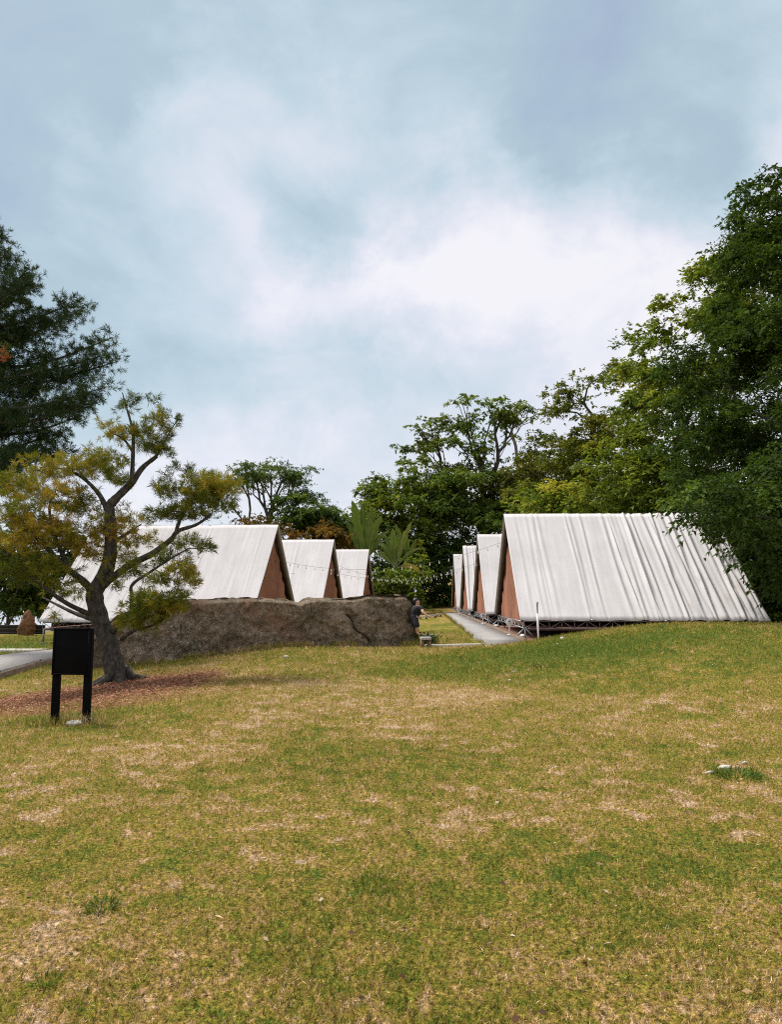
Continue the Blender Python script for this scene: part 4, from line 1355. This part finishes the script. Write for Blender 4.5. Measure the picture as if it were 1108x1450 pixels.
m_weed = leaf_mat("weed_leaves", [(0, (.030, .075, .016)), (.5, (.07, .135, .024)), (1, (.14, .20, .04))], .3)
WEEDS = [(1045, 1100, .17, .10, 80, "dark green weed clump beside the grey pebble on the lawn"), (145, 1288, .07, .07, 40, "bright green grass tuft alone on the dry lawn, the larger of two"),
         (65, 1392, .05, .05, 30, "small green tuft in the dry grass at the bottom corner"), (530, 1254, .12, .05, 70, "fresh green tuft in the middle of the foreground grass"), (770, 945, .22, .10, 60, "dark weeds on the green part of the crest")]
for k, (px, py, R, h, n, lab) in enumerate(WEEDS):
    r = np.random.default_rng(60 + k)
    q = ground_hit(px, py)
    n *= 3
    an = r.uniform(0, 2 * math.pi, n)
    rad = R * np.sqrt(r.uniform(0, 1, n))
    C = np.stack([rad * np.cos(an), rad * np.sin(an), np.full(n, -.005)], 1)
    ax = np.stack([np.cos(an) * .7, np.sin(an) * .7, np.full(n, .9)], 1) + r.normal(0, .3, (n, 3))
    V, F = leaf_quads(C, ax, r.normal(size=(n, 3)), h * r.uniform(.6, 1.3, n), h * .09 * np.ones(n), .2)
    o = link("weed_clump", npmesh("weed_clump", V, F, m_weed, {'tint': np.repeat(r.uniform(0, 1, n), 4)}))
    o.location = q
    tag(o, lab, "weed")

# upright orange-brown stone by the far edge of the lawn
m_ostone = noisy("orange_brown_stone", (.09, .045, .025), (.30, .155, .075), 3.5, .9, 9, .9, .06)
q = P(36, 905, 27.5)
bm = bmesh.new()
bmesh.ops.create_icosphere(bm, subdivisions=4, radius=1)
for v in bm.verts:
    p = np.array(v.co)
    t = (p[2] + 1) / 2
    wd = 1.0 - .62 * t ** 1.3
    f = 1 + .35 * (vnoise(p[0] * 2 + 4, p[1] * 2 + p[2] * 3, 8) - .5) + .2 * (vnoise(p[0] * 5, p[2] * 6, 9) - .5)
    f += .22 * (abs(vnoise(p[0] * 7 + 2, p[2] * 6 + p[1] * 5, 18) - .5) - .2)
    v.co = Vector((p[0] * .34 * wd * f * 1.1 + .06 * t, p[1] * .28 * wd * f, t * 1.08))
me = bpy.data.meshes.new("upright_stone")
bm.to_mesh(me)
bm.free()
me.materials.append(m_ostone)
o = link("upright_stone", me)
o.location = (q[0], q[1], terrain(q[0], q[1]) - .15)
tag(o, "orange-brown pointed standing stone on the lawn's far edge near the slim trees", "stone")
# low dark timber wall at the lawn's far edge
q0, q1 = P(-80, 908, 28.3), P(62, 908, 28.3)
m = MB()
for kz in range(3):
    m.bar((q0[0], q0[1], terrain(q0[0], q0[1]) + .02 + .13 * kz), (q1[0], q1[1], terrain(q1[0], q1[1]) + .02 + .13 * kz), .12, .125)
tag(m.obj("sleeper_wall", m_dark), "low dark sleeper wall closing the lawn before the slim trees", "wall")
# skirting boards below the largest tent behind the rock
q0 = tent_pt(4, T_LEN - .3, T_W - .45, -.25)
q1 = tent_pt(4, 2.2, T_W - .45, -.25)
m = MB()
for kz in range(4):
    m.bar(q0 + [0, 0, .13 * kz], q1 + [0, 0, .13 * kz], .03, .118)
tag(m.obj("timber_skirting", noisy("olive_grey_boards", (.075, .07, .055), (.14, .13, .10), 5, .85)), "weathered board skirting under the eave of the largest tent behind the rock", "skirting")

# ------------------------------------------------------------------ round signs, pole, litter by the path
EMB = [(-.32, -.20), (0, .42), (.32, -.20), (.10, -.20), (0, .02), (-.10, -.20)]


def round_sign(px, py, D, d_px, label):
    c = P(px, py, D)
    R = d_px * D / FPX / 2
    zb = .42 + .0035 * (c[1] - 24)
    o = empty("round_sign", (c[0], c[1], zb), 0, label, "sign", "round signs beside the path")
    h = c[2] - zb
    m = MB()
    m.disc((0, 0, h), R, (0, 1, 0), .025, 30)
    m.obj("disc", m_white, o, bevel=.004)
    m = MB()
    m.tube([(0, .02, 0), (0, .02, h - R * .5)], .014, 8)
    m.box((0, 0, .012), (R * 1.3, R * .9, .025))
    m.obj("stand", m_white, o)
    m = MB()
    n = len(EMB)
    V = [(x * R, -.0165, h + z * R + .02) for x, z in EMB] + [(x * R, -.0125, h + z * R + .02) for x, z in EMB]
    m.add(V, [[0, 1, 4, 5], [1, 2, 3, 4]])
    m.box((0, -.0145, h - R * .45), (R * .8, .004, R * .10))
    m.obj("emblem", m_ink, o)
    return o


round_sign(722, 881, 21.6, 10.5, "round white sign with a dark emblem, nearest the pleated tent's corner")
round_sign(684.5, 872, 29.0, 7.6, "round white sign standing before the second tent of the path row")
round_sign(650.5, 863, 41.5, 6.2, "round white sign farthest along the path, before the last tent")
c = P(763, 903, 19.9)
po = empty("white_pole", (c[0], c[1], terrain(c[0], c[1])), 0, "thin white pole standing before the pleated tent's front corner", "pole")
hp = P(763, 852, 19.9)[2] - po.location.z
m = MB()
m.tube([(0, 0, -.1), (-.01, 0, hp * .72)], .024, 9)
m.obj("shaft", m_white, po, smooth=True)
m = MB()
m.tube([(-.01, 0, hp * .72), (-.012, 0, hp * .9), (-.012, 0, hp)], [.014, .02, .03], 9)
m.obj("lamp_head", m_alu, po, smooth=True)
for k, (px, py, D, lab) in enumerate([(741, 890, 20.9, "white bundle on the boards under the pleated tent's corner"), (703, 877, 27, "white bundle on the boards before the second path-side tent"), (668, 868, 36, "white bundle on the boards before the third path-side tent")]):
    q = P(px, py, D)
    o = stone("cloth_bundle", q, (.10, .07, .05), 70 + k, m_white, lab, "bundle", "white bundles lying on the boards", sink=.1)
    o.location.z = .39 + .0035 * (q[1] - 24) + .05

# low plank benches beyond the rock
BEN = "low benches on the lawn beyond the rock"


def bench(px, py, D, w_px, rz, label, mat):
    q = P(px, py, D)
    zg = terrain(q[0], q[1])
    o = empty("low_bench", (q[0], q[1], zg), rz, label, "bench", BEN)
    w = w_px * D / FPX
    h = min(.27, max(.16, q[2] - zg))
    m = MB()
    m.box((0, 0, h - .035), (w, .32, .07))
    m.obj("top", mat, o, bevel=.01)
    for s in (-1, 1):
        m = MB()
        m.box((s * w * .36, 0, (h - .07) / 2 - .03), (.08, .22, h - .07 + .06))
        m.obj("leg", m_beam, o)
    return o


bench(609, 895, 21.2, 15, .25, "low grey plank bench on the grass right by the rock's end", m_plank)
bench(603, 899, 20.1, 14, .1, "low plank footrest under the seated person's foot", m_plank)
bench(600, 874.5, 36, 12, 0, "low pale bench far off on the lawn, nearest the seated person's arm", m_stone)
bench(613, 874, 38, 10, .1, "low pale bench far off on the lawn, the middle one of three", m_plank)
bench(622, 873.5, 39, 7, 0, "low pale bench far off on the lawn, closest to the path", m_plank)


# ------------------------------------------------------------------ person on the far side of the rock's end
def skin_obj(name, pts, edges, radii, mat, parent, root_i=0, sub=2):
    me = bpy.data.meshes.new(name)
    me.from_pydata([tuple(p) for p in pts], edges, [])
    o = link(name, me, parent)
    me.materials.append(mat)
    o.modifiers.new('skin', 'SKIN').use_smooth_shade = True
    for v, rd in zip(me.skin_vertices[0].data, radii):
        v.radius = (rd, rd) if np.isscalar(rd) else rd
    me.skin_vertices[0].data[root_i].use_root = True
    sb = o.modifiers.new('sub', 'SUBSURF')
    sb.levels = sb.render_levels = sub
    return o


m_skin = noisy("skin", (.42, .25, .18), (.50, .31, .23), 8, .55)
m_hair = noisy("dark_hair", (.008, .007, .006), (.02, .017, .014), 20, .5)
m_shirt = noisy("black_shirt_cloth", (.008, .008, .010), (.016, .016, .019), 12, .85)
m_short = noisy("black_shorts_cloth", (.008, .009, .013), (.018, .019, .025), 12, .85)
PD = 20.9
base = P(587, 876, PD)
pr = empty("person", base, 0, "person in black shirt and shorts sitting against the rock's end, one arm stretched forward", "person")
k = PD / FPX


def pp(px, py, dd=0.0):
    return P(px, py, PD + dd) - base


pel, bel, chest, neck = pp(586, 876), pp(587.5, 870), pp(590.5, 862), pp(591.5, 857)
head, top = pp(591.0, 853.0), pp(590.6, 849.5)
shR, shL = pp(597, 861, -.12), pp(586, 861, .14)
elR, wrR, haR = pp(599.5, 867.5, -.28), pp(605.5, 871.8, -.33), pp(608.6, 873.0, -.34)
elL, wrL, haL = pp(584.5, 869, .20), pp(589.5, 873.0, .0), pp(591.8, 873.4, -.08)
hR, hL = pp(587.0, 877.0, -.11), pp(586, 877, .11)
kR, kL = pp(590.8, 886.0, -.22), pp(590.2, 885.5, .06)
aR, aL = pp(590.8, 896.0, -.16), pp(589.4, 895.4, .12)
tR, tL = pp(596, 898.6, -.20), pp(594, 898, .10)
body_pts = [pel, bel, chest, neck, head, top, shR, elR, wrR, haR, shL, elL, wrL, haL, hR, kR, aR, tR, hL, kL, aL, tL]
body_edges = [(0, 1), (1, 2), (2, 3), (3, 4), (4, 5), (2, 6), (6, 7), (7, 8), (8, 9), (2, 10), (10, 11), (11, 12), (12, 13), (0, 14), (14, 15), (15, 16), (16, 17), (0, 18), (18, 19), (19, 20), (20, 21)]
body_r = [.13, .12, .135, .052, .088, .07, .060, .040, .028, .030, .060, .040, .028, .030, .085, .060, .036, .030, .085, .060, .036, .030]
skin_obj("body", body_pts, body_edges, body_r, m_skin, pr)
fw = (haR - wrR) / np.linalg.norm(haR - wrR)
for (hh, dv) in ((haR, fw), (haL, unit((haL - wrL)[None])[0])):
    sd_ = np.cross(dv, [0, 0, 1.0])
    sd_ /= np.linalg.norm(sd_)
    pts, ed, rd = [hh], [], [.022]
    for f, (o_, L) in enumerate([(-.03, .062), (-.010, .075), (.010, .078), (.028, .068), (.045, .045)]):
        a_ = hh + sd_ * o_ + dv * .03
        b_ = a_ + dv * L * .55 + np.array([0, 0, -.008])
        c_ = b_ + dv * L * .45 + np.array([0, 0, -.022])
        i0 = len(pts)
        pts += [a_, b_, c_]
        rd += [.010, .009, .007]
        ed += [(0, i0), (i0, i0 + 1), (i0 + 1, i0 + 2)]
    skin_obj("hand", pts, ed, rd, m_skin, pr, sub=1)
shp = [pel + [0, 0, -.10], bel, chest, neck * .35 + chest * .65, shR, (shR + elR) / 2 + (elR - shR) * .18, shL, (shL + elL) / 2 + (elL - shL) * .18]
skin_obj("shirt", shp, [(0, 1), (1, 2), (2, 3), (2, 4), (4, 5), (2, 6), (6, 7)], [.150, .142, .158, .085, .082, .066, .082, .066], m_shirt, pr)
shp = [bel * 1.3 - pel * .3, pel, hR, hR * .4 + kR * .6, kR * .97 + aR * .03, kR * .75 + aR * .25, hL, hL * .4 + kL * .6, kL * .97 + aL * .03, kL * .75 + aL * .25]
skin_obj("shorts", shp, [(0, 1), (1, 2), (2, 3), (3, 4), (4, 5), (1, 6), (6, 7), (7, 8), (8, 9)], [.145, .135, .105, .095, .086, .080, .105, .095, .086, .080], m_short, pr, root_i=1)
hb = MB()
bm = bmesh.new()
bmesh.ops.create_uvsphere(bm, u_segments=20, v_segments=12, radius=1)
for v in bm.verts:
    v.co = Vector((v.co.x * .098, v.co.y * .104, v.co.z * (.10 if v.co.z > 0 else .15))) * (1 + .10 * math.sin(v.co.x * 9 + v.co.z * 13) * math.sin(v.co.y * 11)) + Vector(head) + Vector((-.034, .036, .035))
for f in bm.faces:
    f.smooth = True
me = bpy.data.meshes.new("hair")
bm.to_mesh(me)
bm.free()
me.materials.append(m_hair)
link("hair", me, pr)
fd = unit(np.array([[.55, -.75, -.25]]))[0]
sdv = np.cross(fd, [0, 0, 1.0])
m = MB()
for s in (-1, 1):
    m.disc(head + fd * .088 + sdv * s * .032 + [0, 0, .015], .010, fd, .01, 8)
m.obj("eyes", m_hair, pr)
m = MB()
m.tube([head + fd * .085 + [0, 0, .012], head + fd * .112 + [0, 0, -.018]], [.008, .014], 7)
m.obj("nose", m_skin, pr)
m = MB()
m.tube([head + fd * .088 - sdv * .022 + [0, 0, -.045], head + fd * .094 + [0, 0, -.047], head + fd * .088 + sdv * .022 + [0, 0, -.045]], .007, 6)
m.obj("mouth", noisy("lips", (.28, .11, .10), (.32, .13, .12), 8, .5), pr)
# ledge the person sits on: a low block of stone against the boulder
q = base
stone("stone_block", (q[0] - .16, q[1] + .10), (.16, .2, .2), 77, m_rock, "squat stone block the person sits on, touching the rock's end", "stone", sink=.0, sub=4)
ob = [o for o in COL.objects if o.name.startswith("stone_block")][0]
ob.location.z = q[2] - .12 - .2

# dead fern and dark bush at the rock's end
r = np.random.default_rng(88)
q = ground_hit(600, 913)
n = 900
C = np.stack([r.normal(0, .22, n), r.normal(0, .15, n), np.abs(r.normal(.12, .10, n))], 1)
V, F = leaf_quads(C, r.normal(size=(n, 3)) + [0, 0, .6], r.normal(size=(n, 3)), r.uniform(.05, .12, n), r.uniform(.02, .04, n), .2)
o = link("low_bush", npmesh("low_bush", V, F, L_DARK, {'tint': np.repeat(np.clip(r.normal(.35, .2, n), 0, 1), 4)}))
o.location = q
tag(o, "small dark bush at the foot of the rock's end below the benches", "bush")

# ------------------------------------------------------------------ light strings
STR = "strings of bulbs hung between the two tent rows"


def light_string(a, b, sag, n, label, posts=()):
    a, b = np.array(a), np.array(b)
    o = empty("light_string", a, 0, label, "string lights", STR)
    t = np.linspace(0, 1, 40)[:, None]
    c = a + (b - a) * t - np.array([0, 0, 1]) * sag * 4 * t * (1 - t)
    m = MB()
    m.tube(c - a, .004, 4)
    m.obj("cable", m_wire, o)
    bulb = None
    for k in range(n):
        f = (k + .5) / n
        p = a + (b - a) * f - np.array([0, 0, 1]) * sag * 4 * f * (1 - f) - a
        if bulb is None:
            m = MB()
            m.tube([(0, 0, -.012), (0, 0, -.055), (0, 0, -.065), (0, 0, -.08), (0, 0, -.105), (0, 0, -.115)], [.008, .010, .015, .021, .018, .006], 8)
            bulb = m.obj("bulb", m_bulb, o, smooth=True)
            first = bulb
        else:
            bulb = first.copy()
            COL.objects.link(bulb)
            bulb.parent = o
        bulb.location = p


light_string(tent_pt(4, -.1, -1.3, 2.55), tent_pt(0, -.1, .6, 2.95), .55, 24, "bulb string from the largest tent behind the rock to the big pleated tent")
light_string(tent_pt(5, -.1, 1.5, 2.35), tent_pt(1, -.1, -1.0, 2.6), .50, 22, "bulb string from the middle tent behind the rock to the second path-side tent")
light_string(tent_pt(6, -.1, 1.4, 2.4), tent_pt(2, -.1, -1.0, 2.6), .5, 20, "bulb string from the smallest tent behind the rock to the third path-side tent")
light_string(tent_pt(4, 4.5, 1.9, 2.05), tent_pt(5, -.1, -1.2, 2.6), .25, 18, "bulb string running over the roofs of the tents behind the rock")
light_string(tent_pt(5, -.1, -1.0, 2.7), tent_pt(3, -.1, -.6, 2.9), .7, 18, "bulb string slanting from the middle tent behind the rock to the last path-side tent")

# ------------------------------------------------------------------ grass blades and needle litter
def ground_cover_mask(p):
    """Places where no grass grows: paths, terrace, under the rock."""
    bad = (p[:, 1] > 19.3) & (p[:, 0] > cx(p[:, 1]) - .64) & (p[:, 0] < 12.4)
    rel = p[:, :2] - RA
    u, w = rel @ rdir, rel @ rnor
    bad |= (u > -.3) & (u < RL) & (w > 0.0) & (w < 1.7)
    for (o_, a_) in TENTS:
        qx, qy = p[:, 0] - o_.x, p[:, 1] - o_.y
        uu = qx * math.cos(a_) + qy * math.sin(a_)
        vv = -qx * math.sin(a_) + qy * math.cos(a_)
        bad |= (uu > -.3) & (uu < T_LEN) & (np.abs(vv) < T_W)
    for i in range(len(bw) - 1):
        d = bw[i + 1] - bw[i]
        L2 = d @ d
        f = np.clip(((p[:, :2] - bw[i]) @ d) / L2, 0, 1)
        bad |= np.linalg.norm(p[:, :2] - bw[i] - f[:, None] * d, axis=1) < .95
    return bad


NB = 620000
r = np.random.default_rng(99)
D = np.exp(r.uniform(math.log(2.4), math.log(27), NB))
ang = r.uniform(-.62, .62, NB)
bx, by = D * np.tan(ang), D
pts = np.stack([bx, by], 1)
gm = green_map(bx, by)
lm = litter_mask(bx, by)
clumpy = vnoise(bx * 5, by * 5, 31) * .6 + vnoise(bx * 14, by * 14, 32) * .4
keep = ~ground_cover_mask(pts) & (r.uniform(0, 1, NB) > lm * .93) & (r.uniform(0, 1, NB) < .25 + .55 * gm + .9 * (clumpy - .35))
bx, by, gm = bx[keep], by[keep], gm[keep]
ne = 5200                                                             # longer grass the mower leaves along the rock, the sign and the path edge
e1 = RA + (RB - RA) * r.uniform(0, 1, (2600, 1)) - rnor * np.abs(r.normal(0.02, .10, (2600, 1)))
e2 = np.array([sf[0], sf[1]]) + r.normal(0, 1, (700, 2)) * [.32, .10]
te = r.uniform(0, 1, 1900)
e3 = np.stack([cx(19.4 + 26 * te) - .47 - np.abs(r.normal(0, .06, 1900)), 19.4 + 26 * te], 1)
ed = np.concatenate([e1, e2, e3])
ekeep = vnoise(ed[:, 0] * 1.7, ed[:, 1] * 1.7, 61) > .42
ed = ed[ekeep]
extra = np.r_[np.zeros(len(bx)), r.uniform(.3, 1, len(ed)) ** 1.5 * .10]
bx, by, gm = np.r_[bx, ed[:, 0]], np.r_[by, ed[:, 1]], np.r_[gm, r.normal(.75, .15, len(ed))]
n = len(bx)
bz_ = terrain(bx, by)
sc = np.clip(by / 6.0, .75, 3.2) ** .8
hh = (.014 + .015 * r.uniform(0, 1, n) ** 1.5 + .010 * np.clip(gm, 0, 1)) * sc + extra
th = r.uniform(0, 2 * math.pi, n)
lean = r.uniform(.2, 1.9, n) * np.where(extra > 0, .35, 1)
axd = np.stack([np.cos(th) * lean, np.sin(th) * lean, np.ones(n)], 1)
V, F = leaf_quads(np.stack([bx, by, bz_ - .003], 1), axd, r.normal(size=(n, 3)), hh * 1.6, (.0030 + .0019 * r.uniform(0, 1, n)) * sc, .15)
m_blade = bpy.data.materials.new("grass_blades")
m_blade.use_nodes = True
N = NT(m_blade.node_tree)
b = m_blade.node_tree.nodes['Principled BSDF']
b.inputs['Roughness'].default_value = .8
b.inputs['Specular IOR Level'].default_value = .05
g, n1, n2, n3 = lawn_nodes(N, N.n('ShaderNodeAttribute', attribute_name='green').outputs['Fac'])
g = N.math('ADD', g, N.n('ShaderNodeAttribute', attribute_name='tint').outputs['Fac'])
c = N.ramp(g, [(p_, tuple(min(.66, x * 1.12) for x in c_)) for p_, c_ in LAWN_STOPS])
c = N.mix(1.0, c, n3, 'MULTIPLY')
m_blade.node_tree.links.new(c, b.inputs['Base Color'])
tr = N.n('ShaderNodeBsdfTranslucent', ins={'Color': c})
mx = N.n('ShaderNodeMixShader', ins={0: .25, 1: b.outputs[0], 2: tr.outputs[0]})
m_blade.node_tree.links.new(mx.outputs[0], m_blade.node_tree.nodes['Material Output'].inputs[0])
gr = link("grass", npmesh("grass", V, F, m_blade, {'green': np.repeat(gm, 4), 'tint': np.repeat(r.normal(.0, .30, n), 4)}))
tag(gr, "short half-dry grass of the lawn with green and straw-coloured patches", "grass", None, "stuff")

# red-brown needle litter under the crooked pine
NL = 70000
lx = LIT_C[0] + r.normal(-.6, 2.6, NL)
ly = LIT_C[1] + r.normal(-.3, 1.7, NL)
lmv = litter_mask(lx, ly)
keep = (r.uniform(0, 1, NL) < np.clip(lmv * 1.5 - .25, 0, 1)) & ~ground_cover_mask(np.stack([lx, ly], 1))
lx, ly = lx[keep], ly[keep]
n = len(lx)
th = r.uniform(0, 2 * math.pi, n)
V, F = leaf_quads(np.stack([lx, ly, terrain(lx, ly) + r.uniform(.004, .035, n)], 1), np.stack([np.cos(th), np.sin(th), r.normal(0, .25, n)], 1), np.stack([r.normal(0, .4, n), r.normal(0, .4, n), np.ones(n)], 1),
                  r.uniform(.05, .12, n), np.full(n, .010), .02)
li = link("needle_litter", npmesh("needle_litter", V, F, leaf_mat("fallen_needles", [(0, (.17, .075, .045)), (.5, (.31, .145, .085)), (.85, (.42, .22, .13)), (1, (.55, .38, .26))], .0, .9, .1), {'tint': np.repeat(r.uniform(0, 1, n), 4)}))
tag(li, "reddish fallen pine needles on the ground under the crooked pine", "needle litter", None, "stuff")

r = np.random.default_rng(123)
n = 420
Dl = np.exp(r.uniform(math.log(2.6), math.log(17), n))
lx, ly = Dl * np.tan(r.uniform(-.6, .6, n)), Dl
ok = ~ground_cover_mask(np.stack([lx, ly], 1))
lx, ly = lx[ok], ly[ok]
n = len(lx)
th = r.uniform(0, 2 * math.pi, n)
V, F = leaf_quads(np.stack([lx, ly, terrain(lx, ly) + r.uniform(.012, .03, n)], 1), np.stack([np.cos(th), np.sin(th), r.normal(.1, .3, n)], 1), np.stack([r.normal(0, .5, n), r.normal(0, .5, n), np.ones(n)], 1),
                  r.uniform(.02, .05, n), r.uniform(.012, .028, n), .05)
fl = link("fallen_leaves", npmesh("fallen_leaves", V, F, leaf_mat("dry_leaves", [(0, (.05, .03, .02)), (.4, (.16, .085, .04)), (.8, (.34, .22, .11)), (1, (.55, .45, .33))], .1, .8, .1), {'tint': np.repeat(r.uniform(0, 1, n), 4)}))
tag(fl, "small dry leaves scattered over the lawn", "fallen leaves", None, "stuff")
